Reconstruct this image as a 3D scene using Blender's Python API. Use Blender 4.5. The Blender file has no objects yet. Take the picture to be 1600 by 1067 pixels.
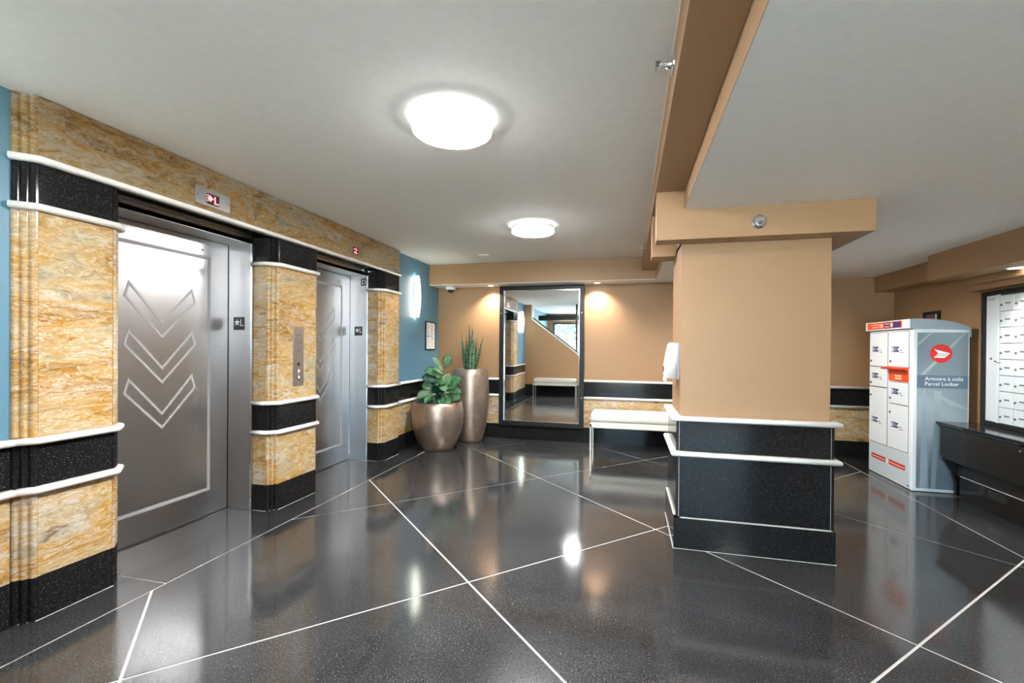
import bpy, bmesh, math, random
from mathutils import Vector, Matrix

random.seed(7)
S = bpy.context.scene
COL = S.collection
PI = math.pi

# ------------------------------------------------------------------ camera
F, PITCH, ROLL, CYO, YAW, CAMZ = 716.145, 0.2636, 0.4416, 12.158, 14.2225, 1.33


def camera():
    p, r, t = (math.radians(v) for v in (PITCH, ROLL, YAW))
    M0 = Matrix(((1, 0, 0), (0, 0, -1), (0, 1, 0)))
    P = Matrix(((1, 0, 0), (0, math.cos(p), -math.sin(p)), (0, math.sin(p), math.cos(p))))
    R = Matrix(((math.cos(r), -math.sin(r), 0), (math.sin(r), math.cos(r), 0), (0, 0, 1)))
    Z = Matrix(((math.cos(t), math.sin(t), 0), (-math.sin(t), math.cos(t), 0), (0, 0, 1)))
    m = R @ P @ M0 @ Z
    rows = [Vector(m[0]), -Vector(m[1]), -Vector(m[2])]
    mw = Matrix((rows[0], rows[1], rows[2])).transposed().to_4x4()
    mw.translation = (0, 0, CAMZ)
    cd = bpy.data.cameras.new('camera')
    cd.sensor_width = 36.0
    cd.lens = 36.0 * F / 1600.0
    cd.shift_y = CYO / 1600.0
    cd.clip_start = 0.05
    o = bpy.data.objects.new('camera', cd)
    o.matrix_world = mw
    COL.objects.link(o)
    S.camera = o


camera()

# ------------------------------------------------------------------ world, lights, exposure
W = bpy.data.worlds.new('daylight')
S.world = W
W.use_nodes = True
W.node_tree.nodes['Background'].inputs[0].default_value = (0.60, 0.80, 1.0, 1)
W.node_tree.nodes['Background'].inputs[1].default_value = 5.2
S.view_settings.view_transform = 'Standard'
S.view_settings.look = 'None'
S.view_settings.gamma = 1.0
S.view_settings.use_curve_mapping = False
S.view_settings.exposure = 1.45
S.cycles.max_bounces = 10
S.cycles.diffuse_bounces = 6
S.cycles.glossy_bounces = 6
S.cycles.transparent_max_bounces = 8
S.cycles.caustics_reflective = False
S.cycles.caustics_refractive = False
S.cycles.sample_clamp_indirect = 6.0
S.cycles.blur_glossy = 0.3

LAMP_POWER = 30.0
SPOT_POWER = 38.0


def area_disk(name, loc, r, power, color=(1, 1, 1), spread=PI):
    d = bpy.data.lights.new(name, 'AREA')
    d.shape = 'DISK'
    d.size = 2 * r
    d.energy = power
    d.color = color
    d.spread = spread
    o = bpy.data.objects.new(name, d)
    o.location = loc
    COL.objects.link(o)
    return o


def spot(name, loc, power, color, angle=100, blend=0.6, aim=None, r=0.03):
    d = bpy.data.lights.new(name, 'SPOT')
    d.energy = power
    d.color = color
    d.spot_size = math.radians(angle)
    d.spot_blend = blend
    d.shadow_soft_size = r
    o = bpy.data.objects.new(name, d)
    o.location = loc
    if aim is not None:
        v = Vector(aim) - Vector(loc)
        o.rotation_euler = v.to_track_quat('-Z', 'Y').to_euler()
    COL.objects.link(o)
    return o


# lamps assumed behind the camera, unseen, added to help light the room
area_disk('unseen_lamp_light', (-0.9, 0.05, 2.44), 0.205, LAMP_POWER * 1.7)
area_disk('unseen_lamp_light', (-0.9, -2.1, 2.44), 0.205, LAMP_POWER)
area_disk('unseen_lamp_light', (1.7, -2.0, 2.15), 0.205, LAMP_POWER * 0.4)

sd = bpy.data.lights.new('sun', 'SUN')
sd.energy = 80.0
sd.color = (1.0, 0.97, 0.93)
sd.angle = 0.01
so = bpy.data.objects.new('sun', sd)
so.rotation_euler = Vector((0.25, -0.75, -1.0)).to_track_quat('-Z', 'Y').to_euler()
COL.objects.link(so)

WARM = (1.0, 0.90, 0.74)
spot('downlight_and_fill_beam', (-1.93, 6.34, 2.205), SPOT_POWER, WARM, 120, 0.8, (-1.93, 6.47, 0.9))
spot('downlight_and_fill_beam', (-0.42, 6.34, 2.205), SPOT_POWER, WARM, 120, 0.8, (-0.42, 6.47, 0.9))
spot('downlight_and_fill_beam', (-1.15, 1.70, 2.50), 40.0, (1, 0.95, 0.88), 140, 0.6, (-1.5, 0.9, 0.6), 0.05)
spot('downlight_and_fill_beam', (1.12, 5.0, 2.205), 70.0, (1, 0.96, 0.9), 165, 0.5, (1.3, 5.0, 0), 0.05)  # added fill spot, no fixture, hidden by the column to brighten the locker
for y in (4.42, 3.3, 2.1):
    spot('downlight_and_fill_beam', (2.93, y, 1.965), 26.0, (1.0, 0.93, 0.84), 110, 0.7, (2.93, y, 0), 0.05)

# ------------------------------------------------------------------ materials


def srgb(r, g, b):
    f = lambda c: (c / 255 / 12.92) if c / 255 <= 0.04045 else ((c / 255 + 0.055) / 1.055) ** 2.4
    return (f(r), f(g), f(b), 1.0)


class NT:
    def __init__(s, name):
        s.m = bpy.data.materials.new(name)
        s.m.use_nodes = True
        s.t = s.m.node_tree
        s.b = s.t.nodes['Principled BSDF']

    def n(s, kind, **k):
        nd = s.t.nodes.new(kind)
        for a, v in k.items():
            if a.startswith('i_'):
                key = a[2:]
                key = int(key) if key.isdigit() else key.replace('_', ' ')
                nd.inputs[key].default_value = v
            else:
                setattr(nd, a, v)
        return nd

    def l(s, a, b):
        s.t.links.new(a, b)

    def ramp(s, src, stops, interp='LINEAR'):
        r = s.t.nodes.new('ShaderNodeValToRGB')
        r.color_ramp.interpolation = interp
        e = r.color_ramp.elements
        while len(e) < len(stops):
            e.new(0.5)
        for i, (p, c) in enumerate(stops):
            e[i].position = p
            e[i].color = c if len(c) == 4 else (*c, 1)
        s.l(src, r.inputs[0])
        return r.outputs[0]

    def pos(s, scale=(1, 1, 1), rot=(0, 0, 0)):
        g = s.n('ShaderNodeNewGeometry')
        mp = s.n('ShaderNodeMapping')
        mp.inputs['Scale'].default_value = scale
        mp.inputs['Rotation'].default_value = rot
        s.l(g.outputs['Position'], mp.inputs[0])
        return mp.outputs[0]

    def noise(s, vec, scale, detail=4, rough=0.55, dist=0.0):
        nd = s.n('ShaderNodeTexNoise')
        nd.inputs['Scale'].default_value = scale
        nd.inputs['Detail'].default_value = detail
        nd.inputs['Roughness'].default_value = rough
        nd.inputs['Distortion'].default_value = dist
        if vec is not None:
            s.l(vec, nd.inputs['Vector'])
        return nd

    def bump(s, h, strength, dist=0.01):
        b = s.n('ShaderNodeBump')
        b.inputs['Strength'].default_value = strength
        b.inputs['Distance'].default_value = dist
        s.l(h, b.inputs['Height'])
        s.l(b.outputs[0], s.b.inputs['Normal'])

    def mix(s, fac, a, b, mode='MIX'):
        m = s.n('ShaderNodeMix', data_type='RGBA', blend_type=mode)
        for sock, v in ((m.inputs[0], fac), (m.inputs[6], a), (m.inputs[7], b)):
            if hasattr(v, 'is_linked') or isinstance(v, bpy.types.NodeSocket):
                s.l(v, sock)
            else:
                sock.default_value = v
        return m.outputs[2]

    def set(s, **k):
        for a, v in k.items():
            s.b.inputs[a.replace('_', ' ')].default_value = v
        return s


def plain(name, col, rough=0.5, metal=0.0, spec=0.5):
    t = NT(name)
    t.set(Base_Color=col, Roughness=rough, Metallic=metal)
    t.b.inputs['Specular IOR Level'].default_value = spec
    return t.m


def emit(name, col, strength):
    t = NT(name)
    t.set(Base_Color=(0.8, 0.8, 0.8, 1), Roughness=0.4)
    t.b.inputs['Emission Color'].default_value = col
    t.b.inputs['Emission Strength'].default_value = strength
    return t.m


def painted(name, col, rough=0.55, grain=0.03, scale=(60, 60, 400)):
    t = NT(name)
    n = t.noise(t.pos(scale), 1.0, 3, 0.6)
    d = tuple(c * (1 - grain * 3) for c in col[:3]) + (1,)
    l = tuple(min(1, c * (1 + grain * 3)) for c in col[:3]) + (1,)
    c = t.ramp(n.outputs[0], [(0.3, d), (0.7, l)])
    t.l(c, t.b.inputs['Base Color'])
    t.set(Roughness=rough)
    t.bump(n.outputs[0], 0.12, 0.002)
    return t.m


def stone(name, tint=None):
    t = NT(name)
    oi = t.n('ShaderNodeObjectInfo')
    add = t.n('ShaderNodeVectorMath', operation='ADD')
    sc = t.n('ShaderNodeVectorMath', operation='SCALE')
    t.l(oi.outputs['Location'], sc.inputs[0])
    sc.inputs[3].default_value = 0.0
    g = t.pos((1.3, 1.3, 4.4), (0.35, 0.25, 0))
    comb = t.n('ShaderNodeCombineXYZ')
    mul = t.n('ShaderNodeMath', operation='MULTIPLY')
    mul.inputs[1].default_value = 17.0
    t.l(oi.outputs['Random'], mul.inputs[0])
    t.l(mul.outputs[0], comb.inputs[0])
    t.l(mul.outputs[0], comb.inputs[2])
    t.l(g, add.inputs[0])
    t.l(comb.outputs[0], add.inputs[1])
    v = add.outputs[0]
    warp = t.noise(v, 1.1, 4, 0.6)
    ws = t.n('ShaderNodeVectorMath', operation='SCALE')
    ws.inputs[3].default_value = 1.25
    t.l(warp.outputs['Color'], ws.inputs[0])
    av = t.n('ShaderNodeVectorMath', operation='ADD')
    t.l(v, av.inputs[0])
    t.l(ws.outputs[0], av.inputs[1])
    w = av.outputs[0]
    n1 = t.noise(w, 1.0, 7, 0.60, 1.2)
    n2 = t.noise(w, 6.5, 9, 0.74, 1.6)
    n3 = t.noise(w, 1.9, 9, 0.66, 2.6)
    n4 = t.noise(w, 0.8, 6, 0.62, 0.8)
    base = t.ramp(n1.outputs[0], [(0.32, srgb(142, 100, 42)), (0.42, srgb(188, 136, 52)), (0.50, srgb(202, 156, 76)),
                                  (0.58, srgb(196, 168, 120)), (0.68, srgb(158, 148, 128))])
    pale = t.ramp(n4.outputs[0], [(0.50, (0, 0, 0, 1)), (0.62, (1, 1, 1, 1))])
    streak = t.ramp(n2.outputs[0], [(0.44, (0, 0, 0, 1)), (0.60, (1, 1, 1, 1))])
    c1 = t.mix(t.mix(1.0, streak, (0.5, 0.5, 0.5, 1), 'MULTIPLY'), base, srgb(220, 206, 170))
    c2 = t.mix(t.mix(1.0, pale, streak, 'MULTIPLY'), c1, srgb(216, 210, 202))
    dk = t.ramp(n3.outputs[0], [(0.30, (0.7, 0.7, 0.7, 1)), (0.43, (0, 0, 0, 1))])
    c3 = t.mix(dk, c2, srgb(112, 78, 40))
    thin = t.ramp(n3.outputs[0], [(0.488, (0, 0, 0, 1)), (0.505, (1, 1, 1, 1)), (0.522, (0, 0, 0, 1))])
    c4 = t.mix(thin, c3, srgb(232, 222, 200))
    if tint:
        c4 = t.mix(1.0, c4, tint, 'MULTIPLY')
    t.l(c4, t.b.inputs['Base Color'])
    t.set(Roughness=0.16)
    return t.m


def granite(name, base=(0.006, 0.006, 0.0065, 1), rough=0.12, fleck=0.40, scale=150, light=(0.022, 0.022, 0.023, 1)):
    t = NT(name)
    p = t.pos()
    n = t.noise(p, scale * 0.8, 3, 0.75)
    c = t.ramp(n.outputs[0], [(0.35, base), (0.62, tuple(base[i] * 0.4 + light[i] * 0.6 for i in range(3)) + (1,)), (0.74, light)])
    vo = t.n('ShaderNodeTexVoronoi')
    vo.inputs['Scale'].default_value = scale
    t.l(p, vo.inputs['Vector'])
    fl = t.ramp(vo.outputs['Distance'], [(0.10, (1, 1, 1, 1)), (0.17, (0, 0, 0, 1))])
    vo2 = t.n('ShaderNodeSeparateColor')
    t.l(vo.outputs['Color'], vo2.inputs[0])
    pick = t.ramp(vo2.outputs[0], [(0.80, (0, 0, 0, 1)), (0.82, (1, 1, 1, 1))])
    f = t.mix(1.0, fl, pick, 'MULTIPLY')
    c2 = t.mix(f, c, (fleck, fleck, fleck, 1))
    t.l(c2, t.b.inputs['Base Color'])
    t.set(Roughness=rough)
    t.b.inputs['Specular IOR Level'].default_value = 0.2
    return t.m


def floor_mat(name):
    t = NT(name)
    p = t.pos()
    n = t.noise(p, 115, 4, 0.9)
    c = t.ramp(n.outputs[0], [(0.38, (0.014, 0.0145, 0.016, 1)), (0.56, (0.034, 0.035, 0.0375, 1)), (0.70, (0.115, 0.117, 0.122, 1))])
    big = t.noise(p, 1.1, 6, 0.65, 0.6)
    cl = t.ramp(big.outputs[0], [(0.35, (0.75, 0.75, 0.75, 1)), (0.7, (1.5, 1.5, 1.5, 1))])
    c2 = t.mix(1.0, c, cl, 'MULTIPLY')
    vo = t.n('ShaderNodeTexVoronoi')
    vo.inputs['Scale'].default_value = 130
    t.l(p, vo.inputs['Vector'])
    fl = t.ramp(vo.outputs['Distance'], [(0.08, (1, 1, 1, 1)), (0.15, (0, 0, 0, 1))])
    sep = t.n('ShaderNodeSeparateColor')
    t.l(vo.outputs['Color'], sep.inputs[0])
    pick = t.ramp(sep.outputs[0], [(0.90, (0, 0, 0, 1)), (0.91, (1, 1, 1, 1))])
    c3 = t.mix(t.mix(1.0, fl, pick, 'MULTIPLY'), c2, (0.3, 0.3, 0.3, 1))
    t.l(c3, t.b.inputs['Base Color'])
    r = t.ramp(big.outputs[0], [(0.3, (0.075, 0.075, 0.075, 1)), (0.7, (0.15, 0.15, 0.15, 1))])
    t.l(r, t.b.inputs['Roughness'])
    t.b.inputs['IOR'].default_value = 1.6
    fine = t.noise(p, 45, 4, 0.6)
    t.bump(fine.outputs[0], 0.03, 0.002)
    return t.m


def steel(name, col=(0.50, 0.50, 0.51, 1), rough=0.30, aniso=0.6, streak=(2, 2, 320)):
    t = NT(name)
    n = t.noise(t.pos(streak), 1.0, 4, 0.7)
    d = tuple(c * 0.93 for c in col[:3]) + (1,)
    l = tuple(min(1, c * 1.05) for c in col[:3]) + (1,)
    t.l(t.ramp(n.outputs[0], [(0.3, d), (0.7, l)]), t.b.inputs['Base Color'])
    big = t.noise(t.pos((0.8, 0.8, 3.5)), 1.2, 3, 0.5)
    rr = t.ramp(big.outputs[0], [(0.35, (rough * 0.95,) * 3 + (1,)), (0.7, (rough * 1.05,) * 3 + (1,))])
    t.l(rr, t.b.inputs['Roughness'])
    t.set(Metallic=1.0)
    return t.m


def bronze(name):
    t = NT(name)
    n = t.noise(t.pos((7, 7, 12)), 1.0, 6, 0.7)
    c = t.ramp(n.outputs[0], [(0.3, srgb(158, 140, 126)), (0.7, srgb(190, 170, 154))])
    t.l(c, t.b.inputs['Base Color'])
    t.set(Metallic=0.85, Roughness=0.36)
    t.bump(n.outputs[0], 0.02, 0.003)
    return t.m


def leaf_mat(name, c0, c1, band=None):
    t = NT(name)
    n = t.noise(t.pos(), 26, 4, 0.6)
    c = t.ramp(n.outputs[0], [(0.35, c0), (0.65, c1)])
    if band:
        n2 = t.noise(t.pos((14, 14, 110)), 1.0, 2, 0.6, 0.5)
        c = t.mix(t.ramp(n2.outputs[0], [(0.48, (0, 0, 0, 1)), (0.56, (1, 1, 1, 1))]), c, band)
    t.l(c, t.b.inputs['Base Color'])
    t.set(Roughness=0.38)
    t.bump(n.outputs[0], 0.2, 0.006)
    return t.m


def glass_mat(name):
    t = NT(name)
    tr = t.n('ShaderNodeBsdfTransparent')
    gl = t.n('ShaderNodeBsdfGlossy')
    gl.inputs['Roughness'].default_value = 0.02
    tr.inputs[0].default_value = (0.93, 0.97, 0.97, 1)
    mx = t.n('ShaderNodeMixShader')
    mx.inputs[0].default_value = 0.07
    t.l(tr.outputs[0], mx.inputs[1])
    t.l(gl.outputs[0], mx.inputs[2])
    t.l(mx.outputs[0], t.t.nodes['Material Output'].inputs[0])
    return t.m


def graphic_panel(name):
    """printed grey-blue film with pale sweeping ribbons"""
    t = NT(name)
    p = t.pos()
    w = t.n('ShaderNodeTexWave', wave_type='BANDS', bands_direction='DIAGONAL')
    w.inputs['Scale'].default_value = 0.55
    w.inputs['Distortion'].default_value = 3.5
    w.inputs['Detail'].default_value = 1.0
    t.l(t.pos((1, 1, 0.8), (0, 0.4, 0)), w.inputs['Vector'])
    c = t.ramp(w.outputs['Fac'], [(0.0, srgb(112, 128, 139)), (0.45, srgb(124, 139, 149)), (0.7, srgb(134, 149, 158)), (0.92, srgb(156, 170, 178))])
    t.l(c, t.b.inputs['Base Color'])
    t.set(Roughness=0.32)
    return t.m


M = {}
M['ceiling'] = painted('ceiling_paint', srgb(240, 240, 239), 0.8, 0.008, (30, 30, 30))
M['tan'] = painted('tan_wallcovering', srgb(152, 119, 86), 0.5, 0.018, (90, 90, 420))
M['blue'] = painted('blue_paint', srgb(92, 136, 160), 0.45, 0.008, (80, 80, 80))
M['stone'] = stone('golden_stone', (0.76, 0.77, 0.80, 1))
M['stone_shaded'] = stone('shaded_golden_stone', (0.50, 0.50, 0.52, 1))  # golden stone darkened, painting the ceiling's shade into the header
M['granite'] = granite('black_granite')
M['floor'] = floor_mat('black_terrazzo')
M['joint'] = plain('pale_joint', srgb(205, 205, 203), 0.5)
M['white'] = plain('white_rail_paint', srgb(238, 236, 232), 0.28)
M['steel'] = steel('brushed_steel')
M['inlay'] = plain('etched_steel', (0.42, 0.42, 0.43, 1), 0.6, 0.3)
M['chrome'] = plain('chrome', (0.75, 0.76, 0.78, 1), 0.12, 1.0)
M['dark'] = plain('dark_gap', (0.012, 0.012, 0.013, 1), 0.5)
M['black'] = plain('black_satin', (0.014, 0.014, 0.015, 1), 0.28)
M['black_frame'] = plain('black_frame_paint', (0.012, 0.011, 0.0105, 1), 0.4, 0.0, 0.25)
M['sign'] = plain('sign_charcoal', srgb(52, 58, 62), 0.5)
M['sign_white'] = plain('sign_white', (0.85, 0.85, 0.85, 1), 0.5)
M['mirror'] = plain('mirror_silver', (0.90, 0.93, 0.95, 1), 0.015, 1.0)
M['bronze'] = bronze('bronze_glaze')
M['soil'] = painted('potting_soil', srgb(48, 36, 26), 0.95, 0.1, (60, 60, 60))
M['vinyl'] = plain('cream_vinyl', srgb(222, 222, 212), 0.38)
M['tube'] = plain('brushed_champagne_tube', srgb(205, 200, 182), 0.28, 0.9)
M['locker'] = plain('locker_enamel', srgb(236, 242, 245), 0.32)
M['locker_grey'] = plain('locker_grey_trim', srgb(146, 160, 169), 0.35)
M['locker_lower'] = plain('locker_lower_film', srgb(208, 219, 225), 0.35)
M['graphic'] = graphic_panel('locker_side_print')
M['ribbon'] = plain('locker_ribbon_print', srgb(150, 165, 174), 0.32)
M['band'] = plain('locker_band_blue', srgb(84, 108, 126), 0.35)
M['red'] = plain('sign_red', srgb(206, 26, 18), 0.4)
M['orange'] = plain('sign_orange', srgb(240, 84, 32), 0.35)
M['navy'] = plain('label_navy', srgb(26, 56, 120), 0.4)
M['purple'] = plain('header_purple', srgb(92, 34, 92), 0.4)
M['peach'] = plain('print_peach', srgb(252, 206, 178), 0.4)
M['mailbox'] = plain('mailbox_aluminium', srgb(222, 231, 235), 0.35, 0.1)
M['mailbox_plate'] = plain('mailbox_plate', srgb(104, 116, 122), 0.35, 0.5)
M['counter'] = plain('black_counter_stone', (0.018, 0.018, 0.02, 1), 0.10)
M['black_wood'] = painted('black_laminate', (0.006, 0.0055, 0.0055, 1), 0.42, 0.05, (200, 6, 200))
M['plastic'] = plain('white_plastic', srgb(236, 238, 240), 0.35)
M['paper'] = plain('paper', srgb(246, 247, 248), 0.6)
M['ink'] = plain('grey_ink', srgb(92, 96, 100), 0.6)
M['ink_red'] = plain('red_ink', srgb(200, 40, 50), 0.6)
M['lamp_face'] = emit('lamp_diffuser', (1, 0.99, 0.97, 1), 80.0)
M['lamp_side'] = emit('lamp_drum_side', (1, 1, 1, 1), 0.12)
M['lamp_rim'] = emit('lamp_rim', (1, 0.99, 0.97, 1), 0.9)
M['sconce'] = emit('sconce_glass', (1.0, 1.0, 0.80, 1), 6.0)
M['led'] = emit('led_red', (1, 0.04, 0.06, 1), 2.6)
M['bulb'] = emit('downlight_bulb', (1, 0.9, 0.75, 1), 5.0)
M['bulb_white'] = emit('downlight_lens', (1, 0.96, 0.9, 1), 6.0)
M['leaf_a'] = leaf_mat('fig_leaf', srgb(66, 130, 88), srgb(132, 184, 134))
M['leaf_b'] = leaf_mat('fig_leaf_pale', srgb(122, 168, 132), srgb(168, 202, 164))
M['leaf_c'] = leaf_mat('fig_leaf_dark', srgb(20, 72, 58), srgb(50, 110, 84))
M['snake'] = leaf_mat('snake_leaf', srgb(36, 74, 52), srgb(62, 108, 76), srgb(118, 152, 116))
M['snake_b'] = leaf_mat('snake_leaf_pale', srgb(62, 108, 84), srgb(104, 152, 122), srgb(160, 188, 158))
M['stem'] = plain('plant_stem', srgb(112, 92, 60), 0.7)
M['glass'] = glass_mat('clear_glass')
M['dome'] = plain('dark_dome', (0.03, 0.03, 0.035, 1), 0.08)
M['sun_paving'] = painted('pale_paving', srgb(190, 188, 180), 0.9, 0.05, (12, 12, 12))
M['tree_leaf'] = plain('tree_leaf', srgb(36, 78, 74), 0.6)

# ------------------------------------------------------------------ mesh helpers


def link(name, bm, mat, parent=None, loc=None, smooth=False):
    me = bpy.data.meshes.new(name)
    bmesh.ops.recalc_face_normals(bm, faces=bm.faces)
    if smooth:
        for f in bm.faces:
            f.smooth = True
    bm.to_mesh(me)
    bm.free()
    me.materials.append(mat)
    o = bpy.data.objects.new(name, me)
    COL.objects.link(o)
    if loc is not None:
        o.location = loc
    if parent is not None:
        o.parent = parent
    return o


def place(o, parent):
    """parent o but keep the world coordinates its mesh was built in"""
    o.parent = parent
    o.matrix_parent_inverse = Matrix.Translation(parent.location).inverted()
    return o


def obj(name, bm, mat, parent=None, smooth=False):
    o = link(name, bm, mat, None, None, smooth)
    if parent is not None:
        # world-built mesh; parents are unrotated, so a plain offset is enough
        off = Vector((0, 0, 0))
        p = parent
        while p is not None:
            off += p.location
            p = p.parent
        o.parent = parent
        o.location = -off
    return o


def tag(o, label, cat, group=None):
    o['label'] = label
    o['category'] = cat
    if group:
        o['group'] = group
    return o


def struct(o):
    o['kind'] = 'structure'
    return o


def thing(name, label, cat, loc, group=None):
    o = bpy.data.objects.new(name, None)
    o.empty_display_size = 0.1
    COL.objects.link(o)
    o.location = loc
    return tag(o, label, cat, group)


def box(bm, x0, x1, y0, y1, z0, z1, bev=0.0, seg=2):
    vs = [bm.verts.new((x, y, z)) for x in (x0, x1) for y in (y0, y1) for z in (z0, z1)]
    idx = [(0, 1, 3, 2), (4, 6, 7, 5), (0, 4, 5, 1), (2, 3, 7, 6), (0, 2, 6, 4), (1, 5, 7, 3)]
    fs = [bm.faces.new([vs[i] for i in f]) for f in idx]
    if bev > 0:
        es = set()
        for f in fs:
            es.update(f.edges)
        bmesh.ops.bevel(bm, geom=list(es), offset=bev, segments=seg, profile=0.5, affect='EDGES')
    return bm


def nbox(*a, **k):
    return box(bmesh.new(), *a, **k)


def prism_z(bm, pts, z0, z1):
    lo = [bm.verts.new((x, y, z0)) for x, y in pts]
    hi = [bm.verts.new((x, y, z1)) for x, y in pts]
    n = len(pts)
    bm.faces.new(lo)
    bm.faces.new(hi)
    for i in range(n):
        j = (i + 1) % n
        bm.faces.new((lo[i], lo[j], hi[j], hi[i]))
    return bm


def prism_axis(bm, pts, axis, a0, a1):
    """polygon pts in the other two axes (in x,y,z order), extruded along axis"""
    def mk(p, a):
        if axis == 'x':
            return (a, p[0], p[1])
        if axis == 'y':
            return (p[0], a, p[1])
        return (p[0], p[1], a)
    lo = [bm.verts.new(mk(p, a0)) for p in pts]
    hi = [bm.verts.new(mk(p, a1)) for p in pts]
    n = len(pts)
    bm.faces.new(lo)
    bm.faces.new(hi)
    for i in range(n):
        j = (i + 1) % n
        bm.faces.new((lo[i], lo[j], hi[j], hi[i]))
    return bm


def ring(bm, outer, inner, axis, a0, a1):
    """closed outline band between two polygons with equal point counts"""
    def mk(p, a):
        if axis == 'x':
            return (a, p[0], p[1])
        if axis == 'y':
            return (p[0], a, p[1])
        return (p[0], p[1], a)
    n = len(outer)
    A = [[bm.verts.new(mk(p, a)) for p in q] for q in (outer, inner) for a in (a0, a1)]
    oa, ob, ia, ib = A
    for i in range(n):
        j = (i + 1) % n
        bm.faces.new((oa[i], oa[j], ia[j], ia[i]))
        bm.faces.new((ob[i], ob[j], ib[j], ib[i]))
        bm.faces.new((oa[i], oa[j], ob[j], ob[i]))
        bm.faces.new((ia[i], ia[j], ib[j], ib[i]))
    return bm


def inset_poly(pts, w):
    """offset a polygon inwards (either winding)"""
    n = len(pts)
    area = sum(pts[i][0] * pts[(i + 1) % n][1] - pts[(i + 1) % n][0] * pts[i][1] for i in range(n))
    s = 1 if area > 0 else -1
    out = []
    for i in range(n):
        p0, p1, p2 = Vector(pts[i - 1]), Vector(pts[i]), Vector(pts[(i + 1) % n])
        d1, d2 = (p1 - p0).normalized(), (p2 - p1).normalized()
        n1, n2 = Vector((-d1.y, d1.x)) * s, Vector((-d2.y, d2.x)) * s
        k = 1 + n1.dot(n2)
        m = (n1 + n2) / max(k, 0.2)
        out.append(tuple(p1 + m * w))
    return out


def lathe(bm, prof, c=(0, 0, 0), seg=40, cap_top=False, cap_bot=False):
    rings = []
    for r, z in prof:
        rings.append([bm.verts.new((c[0] + r * math.cos(2 * PI * i / seg), c[1] + r * math.sin(2 * PI * i / seg), c[2] + z)) for i in range(seg)])
    for a, b in zip(rings, rings[1:]):
        for i in range(seg):
            j = (i + 1) % seg
            bm.faces.new((a[i], a[j], b[j], b[i]))
    if cap_bot:
        bm.faces.new(rings[0])
    if cap_top:
        bm.faces.new(rings[-1])
    return bm


def orient(bm, d, loc):
    """turn a mesh built along +z so that +z points along d, and move it to loc"""
    q = Vector(d).to_track_quat('Z', 'Y').to_matrix().to_4x4()
    bmesh.ops.transform(bm, matrix=Matrix.Translation(loc) @ q, verts=bm.verts)
    return bm


def tube(bm, path, r, seg=10):
    path = [Vector(p) for p in path]
    rings = []
    n = len(path)
    for i, p in enumerate(path):
        d = (path[min(i + 1, n - 1)] - path[max(i - 1, 0)]).normalized()
        a = d.orthogonal().normalized()
        if i and rings:
            a = (prev - d * prev.dot(d)).normalized()
        prev = a
        b = d.cross(a)
        rr = r[i] if isinstance(r, (list, tuple)) else r
        rings.append([bm.verts.new(p + a * rr * math.cos(2 * PI * k / seg) + b * rr * math.sin(2 * PI * k / seg)) for k in range(seg)])
    for u, v in zip(rings, rings[1:]):
        for k in range(seg):
            m = (k + 1) % seg
            bm.faces.new((u[k], u[m], v[m], v[k]))
    bm.faces.new(rings[0])
    bm.faces.new(rings[-1])
    return bm


def sweep_rail(path, z0, h=0.034, depth=0.036, closed=False):
    """bullnose rail along a plan polyline; its wall side is on the left of the path direction"""
    prof = [(-0.012, 0), (depth * 0.55, 0), (depth * 0.82, h * 0.10), (depth * 0.97, h * 0.30), (depth, h * 0.5),
            (depth * 0.97, h * 0.70), (depth * 0.82, h * 0.90), (depth * 0.55, h), (-0.012, h)]
    bm = bmesh.new()
    P = [Vector(p) for p in path]
    n = len(P)
    rings = []
    for i, p in enumerate(P):
        if closed or 0 < i < n - 1:
            d1 = (p - P[i - 1]).normalized()
            d2 = (P[(i + 1) % n] - p).normalized()
        elif i == 0:
            d1 = d2 = (P[1] - p).normalized()
        else:
            d1 = d2 = (p - P[i - 1]).normalized()
        n1, n2 = Vector((d1.y, -d1.x)), Vector((d2.y, -d2.x))
        m = (n1 + n2) / max(1 + n1.dot(n2), 0.25)
        rings.append([bm.verts.new((p.x + m.x * d, p.y + m.y * d, z0 + z)) for d, z in prof])
    k = len(prof)
    pairs = list(zip(rings, rings[1:])) + ([(rings[-1], rings[0])] if closed else [])
    for a, b in pairs:
        for i in range(k):
            j = (i + 1) % k
            bm.faces.new((a[i], a[j], b[j], b[i]))
    if not closed:
        bm.faces.new(rings[0])
        bm.faces.new(rings[-1])
    return bm


def flute(a, b, n=3, bulge=0.010):
    """plan points from a to b with n convex ribs"""
    a, b = Vector(a), Vector(b)
    d = b - a
    nrm = Vector((d.y, -d.x)).normalized()
    if nrm.x < 0:
        nrm = -nrm
    pts = []
    N = n * 5
    for i in range(N + 1):
        t = i / N
        s = abs(math.sin(PI * t * n))
        pts.append(tuple(a + d * t + nrm * (bulge * s)))
    return pts


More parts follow.
